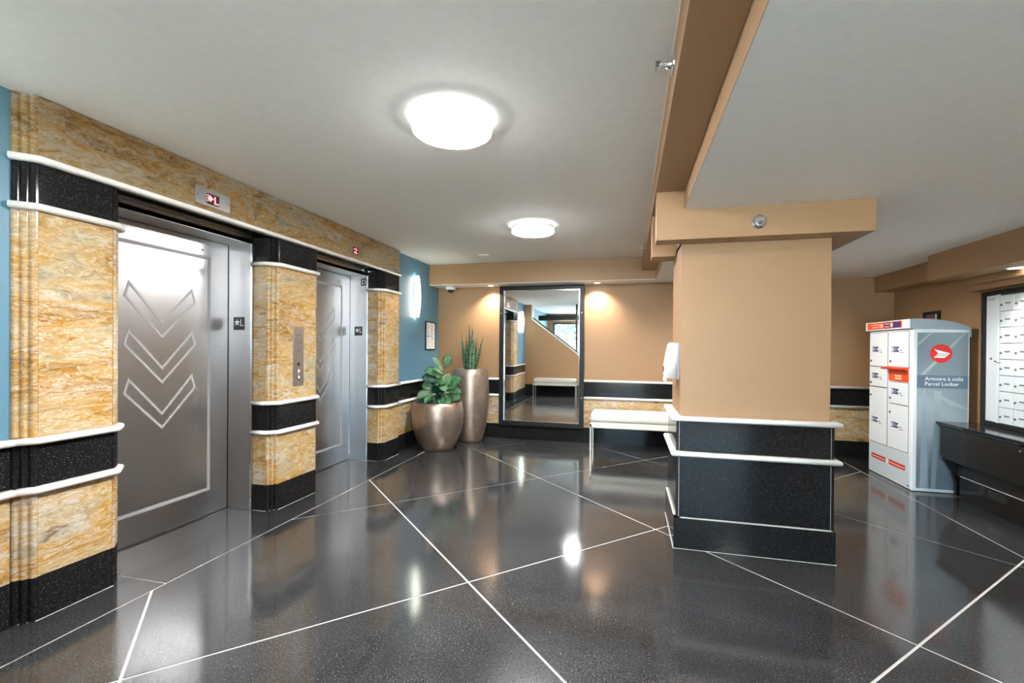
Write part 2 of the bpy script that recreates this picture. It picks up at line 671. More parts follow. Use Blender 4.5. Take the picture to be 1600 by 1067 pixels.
def text_mesh(body, size, mat, name, origin, u, v, parent=None, extrude=0.0006, align='LEFT', spacing=1.0):
    cu = bpy.data.curves.new(name, 'FONT')
    cu.body = body
    cu.size = size
    cu.extrude = extrude
    cu.align_x = align
    cu.space_character = spacing
    cu.resolution_u = 2
    tmp = bpy.data.objects.new('tmp', cu)
    COL.objects.link(tmp)
    dg = bpy.context.evaluated_depsgraph_get()
    dg.update()
    me = bpy.data.meshes.new_from_object(tmp.evaluated_get(dg))
    bpy.data.objects.remove(tmp)
    u, v = Vector(u).normalized(), Vector(v).normalized()
    w = u.cross(v)
    m = Matrix((u, v, w)).transposed().to_4x4()
    m.translation = origin
    me.transform(m)
    me.materials.clear()
    me.materials.append(mat)
    me.name = name
    o = bpy.data.objects.new(name, me)
    COL.objects.link(o)
    if parent is not None:
        off = Vector((0, 0, 0))
        p = parent
        while p is not None:
            off += p.location
            p = p.parent
        o.parent = parent
        o.location = -off
    return o


# ------------------------------------------------------------------ the setting
XB = -2.81          # blue wall
XF = -2.74          # face of the stone piers
YB = 6.50           # back wall
XR = 3.11           # right wall
ZC = 2.515          # lobby ceiling
ZR = 2.22           # lower ceiling on the right
YE = -3.3           # glazed entrance wall behind the camera

# floor: one pale bed, black panels over it with the bed showing as joints
fl = struct(obj('floor', nbox(-3.4, 3.3, YE - 0.1, YB + 0.15, -0.12, -0.003), M['joint']))


def clip(poly, axis, val, keep_less):
    out = []
    n = len(poly)
    ins = lambda p: (p[axis] <= val) if keep_less else (p[axis] >= val)
    for i in range(n):
        a, b = poly[i], poly[(i + 1) % n]
        if ins(a):
            out.append(a)
        if ins(a) != ins(b):
            t = (val - a[axis]) / (b[axis] - a[axis])
            out.append((a[0] + (b[0] - a[0]) * t, a[1] + (b[1] - a[1]) * t))
    return out


def panel(poly, gap):
    cl = []
    for p in poly:
        if not cl or (Vector(p) - Vector(cl[-1])).length > 1e-4:
            cl.append(p)
    if len(cl) > 2 and (Vector(cl[0]) - Vector(cl[-1])).length < 1e-4:
        cl.pop()
    if len(cl) < 3:
        return
    n = len(cl)
    area = abs(sum(cl[i][0] * cl[(i + 1) % n][1] - cl[(i + 1) % n][0] * cl[i][1] for i in range(n))) / 2
    if area < 0.004:
        return
    obj('floor_panel', prism_z(bmesh.new(), inset_poly(cl, gap), -0.02, 0.0), M['floor'], fl)


GX, GY, GH = -0.866, 2.449, 1.0735
BX0, BX1, BY1 = -2.487, 2.484, 6.215
for i in range(-5, 6):
    for j in range(-7, 7):
        if (i + j) % 2 == 0:
            continue
        cx, cy = GX + i * GH, GY + j * GH
        poly = [(cx - GH, cy), (cx, cy - GH), (cx + GH, cy), (cx, cy + GH)]
        for ax, v, less in ((0, BX0, False), (0, BX1, True), (1, BY1, True), (1, YE, False)):
            if poly:
                poly = clip(poly, ax, v, less)
        if poly:
            panel(poly, 0.0062)
# the border outside the diagonal field
for y0, y1 in ((YE, 0.4), (0.4, 2.0), (2.0, 3.6), (3.6, 5.0), (5.0, BY1)):
    panel([(-3.17, y0), (BX0, y0), (BX0, y1), (-3.17, y1)] if 1.5 < y1 < 5.05 else [(-2.79, y0), (BX0, y0), (BX0, y1), (-2.79, y1)], 0.0042 if False else 0.004)
panel([(-2.79, BY1), (XR, BY1), (XR, 6.484), (-2.79, 6.484)], 0.004)
for y0, y1 in ((YE, 1.0), (1.0, 3.67), (3.67, BY1)):
    panel([(BX1, y0), (XR, y0), (XR, y1), (BX1, y1)], 0.004)

# ceilings: lobby, recessed slot, lower bay
bm = bmesh.new()
box(bm, -3.4, 0.165, YE - 0.1, YB + 0.15, ZC, ZC + 0.2)
box(bm, 0.341, XR + 0.2, YE - 0.1, YB + 0.15, ZR, ZC + 0.2)
ce = struct(obj('ceiling', bm, M['ceiling']))
bm = bmesh.new()
box(bm, 0.1645, 0.3415, YE, YB, 2.34, ZC - 0.001)
obj('slot_soffit', bm, M['tan'], ce)
bm = nbox(0.3395, 0.3415, YE, YB, ZR + 0.0, 2.341)
obj('slot_fascia', bm, M['tan'], ce)

# tan beam along the back wall with a white underside
t1 = struct(obj('trim_1', nbox(XB - 0.1, 0.345, 6.17, YB + 0.1, ZR + 0.004, ZC - 0.001), M['tan']))
obj('beam_underside', nbox(XB + 0.001, 0.345, 6.1705, YB, ZR - 0.002, ZR + 0.0045), M['ceiling'], t1)

# walls
bm = bmesh.new()
box(bm, XB - 0.15, XB, 0.23, 1.51, 0, ZC)
box(bm, XB - 0.15, XB, 5.12, YB + 0.1, 0, ZC)
box(bm, XB - 0.15, XB, YE, 0.23, 0, ZC)
wl = struct(obj('wall_left', bm, M['blue']))
wb = struct(obj('wall_back', nbox(XB - 0.15, XR + 0.2, YB, YB + 0.15, 0, ZC), M['tan']))
wr = struct(obj('wall_right', nbox(XR, XR + 0.15, YE, YB + 0.1, 0, ZC), M['tan']))

# rear stub wall with the sloping stair opening, seen in the mirror
pts = [(XB, 0), (-0.95, 0), (-0.95, 0.86), (-1.275, 1.107), (-2.61, 2.11), (-2.61, ZC), (XB, ZC)]
wq = struct(obj('wall_rear', prism_axis(bmesh.new(), pts, 'y', 0.22, 0.38), M['tan']))
# its black stair rail frame and glass
bm = bmesh.new()
pt4 = [(-2.61, 2.10), (-0.95, 0.85), (-0.95, 0.90), (-2.61, 2.15)]
prism_axis(bm, pt4, 'y', 0.20, 0.40)
obj('opening_sill', bm, M['white'], wq)
bm = bmesh.new()
prism_axis(bm, [(-2.61, 2.15), (-0.95, 0.90), (-0.95, 0.935), (-2.61, 2.185)], 'y', 0.25, 0.35)
obj('handrail', bm, M['black_frame'], wq)
obj('opening_frame', nbox(-2.62, -2.585, 0.21, 0.39, 2.11, ZC - 0.002), M['white'], wq)
obj('opening_post', nbox(-1.395, -1.345, 0.26, 0.34, 1.2, ZC - 0.002), M['black_frame'], wq)
obj('opening_beam', nbox(-2.58, -0.95, -0.5, -0.42, 2.12, 2.27), M['black_frame'], wq)

# entrance wall with tall windows behind the camera
bm = bmesh.new()
wins = [(-2.6, -1.1), (-0.9, 0.6), (0.8, 2.3)]
xs = [XB - 0.15] + [v for w in wins for v in w] + [XR + 0.15]
for k in range(0, len(xs), 2):
    box(bm, xs[k], xs[k + 1], YE - 0.12, YE, 0, ZC)
for a, b in wins:
    box(bm, a, b, YE - 0.12, YE, 0, 0.12)
    box(bm, a, b, YE - 0.12, YE, 2.2, ZC)
we = struct(obj('wall_entrance', bm, M['tan']))
for k, (a, b) in enumerate(wins):
    w = bpy.data.objects.new('window_%d' % (k + 1), None)
    COL.objects.link(w)
    w.location = ((a + b) / 2, YE - 0.06, 0.12)
    struct(w)
    bm = bmesh.new()
    ring(bm, [(a, 0.12), (b, 0.12), (b, 2.2), (a, 2.2)], [(a + 0.05, 0.17), (b - 0.05, 0.17), (b - 0.05, 2.15), (a + 0.05, 2.15)], 'y', YE - 0.09, YE - 0.02)
    obj('window_frame', bm, M['black_frame'], w)
    obj('window_pane', nbox(a + 0.05, b - 0.05, YE - 0.06, YE - 0.052, 0.17, 2.15), M['glass'], w)
gr = struct(obj('ground', nbox(-14, 14, -22, YE - 0.13, -0.14, -0.02), M['sun_paving']))

# ---------------- stone piers, header and rails of the elevator wall
Z_BASE, Z_R1, Z_G1, Z_R2, Z_S2, Z_R3, Z_G2, Z_R4 = 0.208, 0.612, 0.646, 0.848, 0.882, 1.963, 1.997, 2.190
ZONES = [('granite_panel', 0.0, Z_BASE, 'granite'), ('stone_panel', Z_BASE, Z_R1, 'stone'), ('granite_panel', Z_G1, Z_R2, 'granite'),
         ('stone_panel', Z_S2, Z_R3, 'stone'), ('granite_panel', Z_G2, Z_R4, 'granite')]
XS = XB            # inner end of the fluted corners
XJ = -2.93         # where the steel jambs start
piers = [(1.505, 1.57, 1.90, 1.965), (3.07, 3.135, 3.578, 3.643), (4.745, 4.815, 5.135, None)]
E_ = 0.0015
for pi_, (s0, f0, f1, s1) in enumerate(piers):
    # hidden core
    x_in = XJ - 0.02
    core = [(x_in, s0 + 0.02), (XS - 0.02, s0 + 0.02), (XF - 0.02, f0), (XF - 0.02, f1 - 0.01), (XS - 0.02, (s1 or f1) - 0.02), (x_in, (s1 or f1) - 0.02)]
    pier = struct(obj('trim_%d' % (pi_ + 2), prism_z(bmesh.new(), core, 0, Z_R4), M['dark']))
    for nm, z0, z1, mk in ZONES:
        zz0, zz1 = z0 + (0.0 if z0 == 0 else 0.001), z1 - 0.001
        obj(nm, nbox(XF - 0.02, XF, f0 + E_, f1 - E_, zz0, zz1, bev=0.0015, seg=1), M[mk], pier)
        # fluted corner, left
        fp = flute((XS, s0), (XF, f0), 3)
        poly = fp + [(XF - 0.02, f0 + 0.0), (XS - 0.012, s0 + 0.02)]
        obj('corner_fluting', prism_z(bmesh.new(), poly, zz0, zz1), M[mk], pier)
        if s1:
            fp = flute((XF, f1), (XS, s1), 3)
            poly = fp + [(XS - 0.012, s1 - 0.02), (XF - 0.02, f1)]
            obj('corner_fluting', prism_z(bmesh.new(), poly, zz0, zz1), M[mk], pier)
        else:
            obj('end_panel', nbox(XB + 0.002, XF - 0.0205, f1 - 0.012, f1, zz0, zz1), M[mk], pier)
        # flat returns beside the doors
        if pi_ > 0:
            obj('return_panel', nbox(XJ, XS - 0.002, s0, s0 + 0.018, zz0, zz1), M[mk], pier)
        if s1:
            obj('return_panel', nbox(XJ, XS - 0.002, s1 - 0.018, s1, zz0, zz1), M[mk], pier)
    jo = [(XJ, s0 - 0.004), (XS + 0.002, s0 - 0.004), (XF + 0.005, f0 - 0.002), (XF + 0.005, f1 + 0.002), (XS + 0.002, (s1 or f1) + 0.004), (XJ, (s1 or f1) + 0.004)]
    obj('base_joint', prism_z(bmesh.new(), jo, -0.002, 0.0012), M['joint'], pier)
    # rails round the pier
    for rz in (Z_R1, Z_R2, Z_R3):
        if pi_ == 0:
            path = [(XS, s0 - 0.03 if rz > 1 else s0), (XS, s0), (XF, f0), (XF, f1), (XS, s1), (XJ, s1)] if rz > 1 else [(XS + 0.02, s0 - 0.0), (XF, f0), (XF, f1), (XS, s1), (XJ, s1)]
            if rz > 1:
                path = [(XS - 0.0, s0), (XF, f0), (XF, f1), (XS, s1), (XJ, s1)]
        elif s1:
            path = [(XJ, s0), (XS, s0), (XF, f0), (XF, f1), (XS, s1), (XJ, s1)]
        else:
            path = [(XJ, s0), (XS, s0), (XF, f0), (XF, f1 + 0.002)]
        obj('rail', sweep_rail(path, rz), M['white'], pier, True)

# header over both elevators
hd = struct(obj('trim_5', nbox(XJ, XF - 0.021, 1.575, 5.125, Z_R4 + 0.004, ZC - 0.002), M['granite']))
for a, b in ((1.57, 2.80), (2.80, 3.98), (3.98, 5.135)):
    obj('stone_panel', nbox(XF - 0.02, XF, a + 0.0008, b - 0.0008, Z_R4 + 0.034, ZC - 0.003, bev=0.001, seg=1), M['stone_shaded'], hd)
fp = flute((XS, 1.505), (XF, 1.57), 3)
obj('corner_fluting', prism_z(bmesh.new(), fp + [(XF - 0.02, 1.57), (XS - 0.012, 1.525)], Z_R4 + 0.034, ZC - 0.003), M['stone_shaded'], hd)
obj('end_panel', nbox(XB + 0.002, XF - 0.0205, 5.125, 5.135, Z_R4 + 0.034, ZC - 0.003), M['stone_shaded'], hd)
obj('rail', sweep_rail([(XS, 1.505), (XF, 1.57), (XF, 5.139)], Z_R4), M['white'], hd, True)

# ---------------- dado: low stone, two rails and a granite band
XW = -2.787


def dado(parent, base_parent, path_fn, spans, axis, face, back, base_spans=None):
    for a, b in (base_spans or spans):
        bx = (back, face, a + 0.0006, b - 0.0006) if axis == 'y' else (a + 0.0006, b - 0.0006, face, back)
        obj('granite_block', nbox(*bx, 0, Z_BASE, bev=0.0012, seg=1), M['granite'], base_parent)
    for a, b in spans:
        for nm, z0, z1, mk in ZONES[1:3]:
            bx = (back, face, a + 0.0006, b - 0.0006) if axis == 'y' else (a + 0.0006, b - 0.0006, face, back)
            obj(nm, nbox(*bx, z0 + 0.001, z1 - 0.001, bev=0.0012, seg=1), M[mk], parent)
    for path in (path_fn if isinstance(path_fn[0], list) else [path_fn]):
        for rz in (Z_R1, Z_R2):
            obj('rail', sweep_rail(path, rz), M['white'], parent, True)


bl = bpy.data.objects.new('baseboard_left', None); COL.objects.link(bl); struct(bl)
bb = bpy.data.objects.new('baseboard_back', None); COL.objects.link(bb); struct(bb)
bq = bpy.data.objects.new('baseboard_rear', None); COL.objects.link(bq); struct(bq)
dado(wl, bl, [(XW, 0.40), (XW, 1.512)], [(0.40, 1.495)], 'y', XW, XB)
dado(wl, bl, [(XW, 5.130), (XW, 6.478)], [(5.137, 5.80), (5.80, 6.478)], 'y', XW, XB)
dado(wb, bb, [[(XW, 6.478), (-1.826, 6.478)], [(-0.595, 6.478), (XR, 6.478)]], [(XW, -1.83), (-0.60, 1.05), (1.05, XR)], 'x', 6.478, YB, [(XW, -1.036), (-1.036, 0.9), (0.9, XR)])
obj('granite_block', nbox(-2.786, -0.96, 0.38, 0.402, 0, 0.30, bev=0.0012, seg=1), M['granite'], bq)

# ---------------- the column
CX0, CX1, CY0, CY1 = 0.344, 1.232, 3.28, 3.85
GX0, GX1, GY0, GY1 = 0.318, 1.247, 3.245, 3.885
PX0, PX1, PY0, PY1 = 0.303, 1.250, 3.225, 3.905
co = struct(obj('column', nbox(CX0, CX1, CY0, CY1, 0, 2.06), M['tan']))
co['label'] = 'tan square column with black granite lower half and white rails'


def rect_ring_panels(x0, x1, y0, y1, z0, z1, ix0, ix1, iy0, iy1, nm, mat, corner):
    c = corner
    # four faces and, where asked, narrow corner posts
    obj(nm, nbox(x0 + c, x1 - c, y0, iy0 + 0.001, z0, z1, bev=0.001, seg=1), mat, co)
    obj(nm, nbox(x0 + c, x1 - c, iy1 - 0.001, y1, z0, z1, bev=0.001, seg=1), mat, co)
    sy0, sy1 = (y0 + c, y1 - c) if c else (iy0 + 0.001, iy1 - 0.001)
    obj(nm, nbox(x0, ix0 + 0.001, sy0, sy1, z0, z1, bev=0.001, seg=1), mat, co)
    obj(nm, nbox(ix1 - 0.001, x1, sy0, sy1, z0, z1, bev=0.001, seg=1), mat, co)


def corner_posts(z0, z1):
    w = 0.017
    for ax, ay in ((GX0, GY0), (GX1, GY0), (GX0, GY1), (GX1, GY1)):
        sx = 1 if ax == GX0 else -1
        sy = 1 if ay == GY0 else -1
        a, b = sorted((ax + sx * 0.003, ax + sx * 0.032))
        c, d = sorted((ay + sy * 0.003, ay + sy * 0.032))
        obj('corner_joint', nbox(a, b, c, d, z0, z1), M['joint'], co)
        a, b = sorted((ax + sx * 0.0, ax + sx * w))
        c, d = sorted((ay + sy * 0.0, ay + sy * w))
        obj('corner_post', nbox(a, b, c, d, z0, z1, bev=0.003, seg=1), M['granite'], co)


rect_ring_panels(PX0, PX1, PY0, PY1, 0.0, 0.203, CX0, CX1, CY0, CY1, 'plinth_block', M['granite'], 0.0)
for x0, x1, y0, y1 in ((PX0 + 0.002, PX1 - 0.002, PY0 + 0.002, CY0), (PX0 + 0.002, CX0, PY0 + 0.002, PY1 - 0.002), (CX1, PX1 - 0.002, PY0 + 0.002, PY1 - 0.002)):
    obj('plinth_joint', nbox(x0, x1, y0, y1, 0.2, 0.2055), M['joint'], co)
for z0, z1 in ((0.206, Z_R1), (Z_G1, Z_R2)):
    rect_ring_panels(GX0, GX1, GY0, GY1, z0 + 0.001, z1 - 0.001, CX0, CX1, CY0, CY1, 'granite_panel', M['granite'], 0.0195)
    corner_posts(z0 + 0.001, z1 - 0.001)
cp = [(GX0, GY0), (GX1, GY0), (GX1, GY1), (GX0, GY1)]
for rz in (Z_R1, Z_R2 - 0.002):
    obj('rail', sweep_rail(cp, rz, 0.033, 0.034, closed=True), M['white'], co, True)
obj('ledge', nbox(GX0, GX1, GY0, GY1, Z_R2 + 0.012, Z_R2 + 0.029), M['white'], co)
o4 = [(PX0 - 0.005, PY0 - 0.005), (PX1 + 0.005, PY0 - 0.005), (PX1 + 0.005, PY1 + 0.005), (PX0 - 0.005, PY1 + 0.005)]
obj('base_joint', prism_z(bmesh.new(), o4, -0.002, 0.0015), M['joint'], co)
# head of the column
bm = bmesh.new()
box(bm, 0.172, 1.400, 3.12, 3.262, 2.03, 2.2195)
box(bm, 0.172, 0.3405, 3.12, 3.262, 2.2195, 2.3405)
obj('column_head', bm, M['tan'], co)
bm = bmesh.new()
box(bm, 0.172, 1.400, 3.672, 3.885, 2.03, 2.2195)
box(bm, 0.172, 0.3405, 3.672, 3.885, 2.2195, 2.3405)
obj('column_head', bm, M['tan'], co)
obj('column_head', nbox(CX0, 1.400, 3.262, 3.672, 2.03, 2.2195), M['tan'], co)

# ---------------- soffits on the right wall
t6 = struct(obj('trim_6', nbox(2.91, XR + 0.05, 5.0, YB + 0.05, 2.03, ZR + 0.02), M['tan']))
bm = nbox(2.73, XR + 0.05, YE, 5.15, 1.98, ZR + 0.02)
t7 = struct(obj('trim_7', bm, M['tan']))
t8 = struct(obj('trim_8', nbox(2.985, XR + 0.02, YE, 5.10, 1.925, 1.981), M['tan']))
obj('lower_moulding', nbox(3.035, XR + 0.02, YE, 5.11, 1.872, 1.926), M['tan'], t8)

# ------------------------------------------------------------------ elevators
ZD = 2.141
for k, (y0, y1, yc, trans) in enumerate(((1.965, 3.052, 2.507, 0), (3.643, 4.737, 4.206, 0))):
    d = bpy.data.objects.new('door_%d' % (k + 1), None)
    COL.objects.link(d)
    d.location = (-3.16, yc, 0)
    struct(d)
    d['label'] = ('brushed steel elevator door with three chevrons, between the first two stone piers' if k == 0 else
                  'brushed steel elevator door with three chevrons, beside the potted plants')
    dp = obj('door_panel', nbox(-3.19, -3.16, y0 + 0.004, y1 - 0.006, 0.012, ZD - 0.004), M['steel'], d)
    # etched border and chevrons
    a, b = 2 * yc - (yc + 0.381), yc + 0.381
    o4 = [(a, 0.197), (b, 0.197), (b, 2.013), (a, 2.013)]
    obj('etched_border', ring(bmesh.new(), o4, inset_poly(o4, 0.026), 'x', -3.161, -3.1588), M['inlay'], dp)
    for q in range(3):
        dz = -0.3185 * q
        ch = [(yc - 0.226, 1.750 + dz), (yc, 1.496 + dz), (yc + 0.226, 1.750 + dz), (yc + 0.258, 1.645 + dz), (yc, 1.374 + dz), (yc - 0.258, 1.645 + dz)]
        obj('etched_chevron', ring(bmesh.new(), ch, inset_poly(ch, 0.0165), 'x', -3.161, -3.1588), M['inlay'], dp)
    kh = bmesh.new(); lathe(kh, [(0.0, 0.0), (0.007, 0.0), (0.007, 0.002), (0.0, 0.002)], seg=12)
    obj('keyhole', orient(kh, (1, 0, 0), (-3.16, yc + 0.31, 2.055)), M['dark'], dp)
    obj('door_gap', nbox(-3.30, -3.165, y0 - 0.02, y1 + 0.02, 0.0, ZD + 0.03), M['dark'], d)
    obj('threshold', nbox(-3.165, -3.145, y0, y1, -0.004, 0.004), M['chrome'], d)
    obj('jamb', nbox(-3.157, XJ, y1, y1 + 0.015, 0.002, ZD), M['steel'], d)
    obj('jamb', nbox(-3.157, XJ, y0 - 0.015, y0, 0.002, ZD), M['steel'], d)
    obj('jamb_edge', nbox(XJ - 0.012, XJ + 0.006, y1 - 0.003, y1 + 0.001, 0.002, ZD + 0.01), M['chrome'], d)
    obj('transom', nbox(-3.157, XJ, y0, y1, ZD, ZD + 0.03), M['steel'], d)
    obj('transom_edge', nbox(XJ - 0.004, XJ, y0, y1, ZD - 0.002, ZD + 0.052), M['steel'], d)
# wall above the door recess so no light leaks in
obj('shaft_wall', nbox(-3.45, -3.30, 1.4, 5.2, -0.1, ZC), M['dark'], hd)

# ------------------------------------------------------------------ ceiling lamps


def drum_lamp(loc, label):
    t = thing('ceiling_lamp', label, 'lamp', loc, 'round drum ceiling lamps')
    x, y, z = loc
    bm = bmesh.new(); lathe(bm, [(0.0, 0.0), (0.198, 0.0), (0.198, -0.012), (0.0, -0.012)], loc, 56)
    obj('base', bm, M['plastic'], t)
    bm = bmesh.new(); lathe(bm, [(0.2, -0.012), (0.206, -0.016), (0.206, -0.044)], loc, 64)
    obj('drum_shade', bm, M['lamp_side'], t, True)
    bm = bmesh.new(); lathe(bm, [(0.206, -0.044), (0.206, -0.062), (0.203, -0.070)], loc, 64)
    obj('glowing_rim', bm, M['lamp_rim'], t, True)
    bm = bmesh.new(); lathe(bm, [(0.203, -0.070), (0.194, -0.076), (0.15, -0.079), (0.0, -0.080)], loc, 64)
    obj('diffuser', bm, M['lamp_face'], t, True)
    return t


drum_lamp((-0.895, 2.235, ZC), 'larger-looking lit round white drum lamp on the ceiling, closer to the elevators')
drum_lamp((-0.905, 4.36, ZC), 'smaller-looking lit round white drum lamp on the ceiling, towards the mirror wall')

# ------------------------------------------------------------------ wall sconces


def sconce(y, label):
    t = thing('wall_sconce', label, 'wall lamp', (XB, y, 2.0), 'bowed glass wall sconces')
    obj('backplate', nbox(XB, XB + 0.014, y - 0.035, y + 0.035, 1.80, 2.20, bev=0.003), M['chrome'], t)
    obj('arm', nbox(XB + 0.012, XB + 0.085, y - 0.02, y + 0.02, 1.97, 2.03), M['chrome'], t)
    bm = bmesh.new()
    nu, nv = 12, 18
    V = []
    for layer in (0.0, -0.006):
        G = []
        for j in range(nv + 1):
            v = -1 + 2 * j / nv
            hw = 0.045 * (1 - 0.30 * v * v)
            row = []
            for i in range(nu + 1):
                u = -1 + 2 * i / nu
                out = 0.088 * (1 - 0.50 * u * u) - 0.026 * v * v + layer
                zz = 2.003 + 0.268 * v + 0.012 * v * (1 - u * u)
                row.append(bm.verts.new((XB + out, y + hw * u, zz)))
            G.append(row)
        V.append(G)
    A, B = V
    for j in range(nv):
        for i in range(nu):
            bm.faces.new((A[j][i], A[j][i + 1], A[j + 1][i + 1], A[j + 1][i]))
            bm.faces.new((B[j][i], B[j + 1][i], B[j + 1][i + 1], B[j][i + 1]))
    for i in range(nu):
        for r in (0, nv):
            bm.faces.new((A[r][i], A[r][i + 1], B[r][i + 1], B[r][i]))
    for j in range(nv):
        for c in (0, nu):
            bm.faces.new((A[j][c], A[j + 1][c], B[j + 1][c], B[j][c]))
    obj('glass_shade', bm, M['sconce'], t, True)


sconce(5.70, 'lit bowed glass sconce on the blue wall beside the second elevator')
sconce(0.88, 'lit bowed glass sconce on blue wall seen only in the mirror')

# ------------------------------------------------------------------ hall position displays


def led(bm, pat, ya, za, yb, zb, x):
    rows, cols = len(pat), len(pat[0])
    for r, line in enumerate(pat):
        for c, ch in enumerate(line):
            if ch != '.':
                y = ya + (yb - ya) * (c + 0.5) / cols
                z = za + (zb - za) * (r + 0.5) / rows
                hy, hz = abs(yb - ya) / cols * 0.46, abs(zb - za) / rows * 0.46
                box(bm, x, x + 0.001, y - hy, y + hy, z - hz, z + hz)
    return bm


t = thing('floor_display', 'steel plate with red lit star and letter above the first elevator', 'display', (XF, 2.517, 2.31), 'floor displays over the elevators')
obj('plate', nbox(XF, XF + 0.006, 2.383, 2.651, 2.258, 2.372, bev=0.001, seg=1), M['steel'], t)
obj('screen', nbox(XF + 0.005, XF + 0.0072, 2.468, 2.562, 2.275, 2.345), M['dark'], t)
obj('lit_digit', led(bmesh.new(), ["..........", "#.#...#...", ".###..#...", "#####.#...", ".###..#...", "#.#...#...", "......####", ".........."], 2.470, 2.344, 2.560, 2.276, XF + 0.007), M['led'], t)
for y in (2.40, 2.634):
    bm = bmesh.new(); lathe(bm, [(0, 0), (0.004, 0), (0.003, 0.002), (0, 0.0022)], seg=10)
    obj('screw', orient(bm, (1, 0, 0), (XF + 0.006, y, 2.315)), M['dark'], t)
t = thing('floor_display', 'steel plate, gold reflection in its colour, with red lit digit above the second elevator', 'display', (XF, 4.20, 2.31), 'floor displays over the elevators')
obj('plate', nbox(XF, XF + 0.006, 4.078, 4.33, 2.258, 2.372, bev=0.001, seg=1), steel('gold_reflection_steel', (0.50, 0.42, 0.30, 1), 0.3), t)  # gold tint paints a reflection into the plate's colour
obj('screen', nbox(XF + 0.005, XF + 0.0072, 4.146, 4.232, 2.276, 2.346), M['dark'], t)
obj('lit_digit', led(bmesh.new(), [".......", "..###..", ".#...#.", "....#..", "...#...", "..#....", ".#####.", "......."], 4.148, 2.345, 4.230, 2.277, XF + 0.007), M['led'], t)

# ------------------------------------------------------------------ call panel
t = thing('call_panel', 'tall steel elevator call panel on the middle stone pier', 'control panel', (XF, 3.354, 1.24))
obj('plate', nbox(XF, XF + 0.005, 3.290, 3.419, 0.986, 1.489, bev=0.0012, seg=1), M['steel'], t)
bm = bmesh.new(); lathe(bm, [(0, 0.0), (0.014, 0.0), (0.014, 0.003), (0.0, 0.003)], seg=18)
obj('keyhole', orient(bm, (1, 0, 0), (XF + 0.005, 3.354, 1.170)), M['dark'], t)
for z in (1.112, 1.058):
    q = [(3.354 - 0.027, z), (3.354, z + 0.027), (3.354 + 0.027, z), (3.354, z - 0.027)]
    b = obj('call_button', prism_axis(bmesh.new(), q, 'x', XF + 0.004, XF + 0.009), M['chrome'], t)
    obj('button_face', prism_axis(bmesh.new(), inset_poly(q, 0.009), 'x', XF + 0.0085, XF + 0.0105), M['plastic'], b)
bm = bmesh.new(); lathe(bm, [(0, 0), (0.004, 0), (0.004, 0.003), (0, 0.003)], seg=10)
obj('indicator', orient(bm, (1, 0, 0), (XF + 0.005, 3.354, 1.012)), M['plastic'], t)
bm = bmesh.new()
for z, w in ((1.425, 0.03), (1.415, 0.045), (1.39, 0.04), (1.375, 0.045), (1.36, 0.04), (1.345, 0.03)):
    box(bm, XF + 0.0048, XF + 0.0056, 3.354 - w, 3.354 + w, z - 0.002, z + 0.002)
obj('notice_print', bm, M['ink'], t)
obj('emblem', nbox(XF + 0.0048, XF + 0.0058, 3.334, 3.374, 1.262, 1.296), M['ink'], t)

# ------------------------------------------------------------------ jamb signs


def star(cx, cz, r, u0=0.0):
    return [(cx + rr * math.sin(a), cz + rr * math.cos(a)) for i in range(10) for rr, a in [((r if i % 2 == 0 else r * 0.42), i * PI / 5)]]


def jamb_sign(y, label, xa, xb):
    t = thing('floor_sign', label, 'sign', ((xa + xb) / 2, y, 1.505), 'raised star signs on the elevator jambs')
    obj('plate', nbox(xa, xb, y - 0.003, y, 1.452, 1.556, bev=0.001, seg=1), M['sign'], t)
    obj('star', prism_axis(bmesh.new(), star(xa + 0.036, 1.512, 0.030), 'y', y - 0.0042, y - 0.0028), M['sign_white'], t)
    text_mesh('L', 0.078, M['sign_white'], 'letter', (xa + 0.062, y - 0.0035, 1.484), (1, 0, 0), (0, 0, 1), t, 0.0008)


jamb_sign(3.052, 'charcoal star and letter sign on the jamb of the first elevator', -3.105, -2.998)
jamb_sign(4.737, 'charcoal star and letter sign on the jamb of the second elevator', -3.098, -2.996)
t = thing('car_sign', 'small black letter sign high on the second elevator jamb', 'sign', (-2.985, 4.737, 2.05))
obj('plate', nbox(-3.018, -2.956, 4.734, 4.737, 2.03, 2.112, bev=0.001, seg=1), M['black'], t)
text_mesh('D', 0.075, M['sign_white'], 'letter', (-3.008, 4.7335, 2.045), (1, 0, 0), (0, 0, 1), t, 0.0008)
t = thing('sensor', 'tiny black camera under the header of the second elevator', 'sensor', (-2.93, 4.69, 2.18))
obj('housing', nbox(-2.955, -2.905, 4.655, 4.715, 2.158, 2.194, bev=0.004), M['black'], t)
bm = bmesh.new(); lathe(bm, [(0, 0.0), (0.011, 0.0), (0.009, 0.006), (0, 0.007)], seg=14)
obj('lens', orient(bm, (0.3, -1, -0.2), (-2.93, 4.655, 2.176)), M['plastic'], t)

# ------------------------------------------------------------------ framed notice on the blue wall
t = thing('framed_notice', 'white printed notice in thin black frame on far blue wall', 'notice', (XB, 6.18, 1.48))
fy0, fy1, fz0, fz1 = 6.03, 6.36, 1.285, 1.690
o4 = [(fy0, fz0), (fy1, fz0), (fy1, fz1), (fy0, fz1)]
obj('frame', ring(bmesh.new(), o4, inset_poly(o4, 0.012), 'x', XB, XB + 0.018), M['black_frame'], t)
sh = obj('sheet', nbox(XB, XB + 0.010, fy0 + 0.012, fy1 - 0.012, fz0 + 0.012, fz1 - 0.012), M['paper'], t)
bm = bmesh.new()
random.seed(3)
for r in range(14):
    z = fz1 - 0.04 - r * 0.0245
    for c in range(2):
        w = random.uniform(0.04, 0.11)
        y = fy0 + 0.045 + c * 0.135
        box(bm, XB + 0.0098, XB + 0.0108, y, y + w, z - (0.007 if r == 7 else 0.003), z + (0.007 if r == 7 else 0.003))
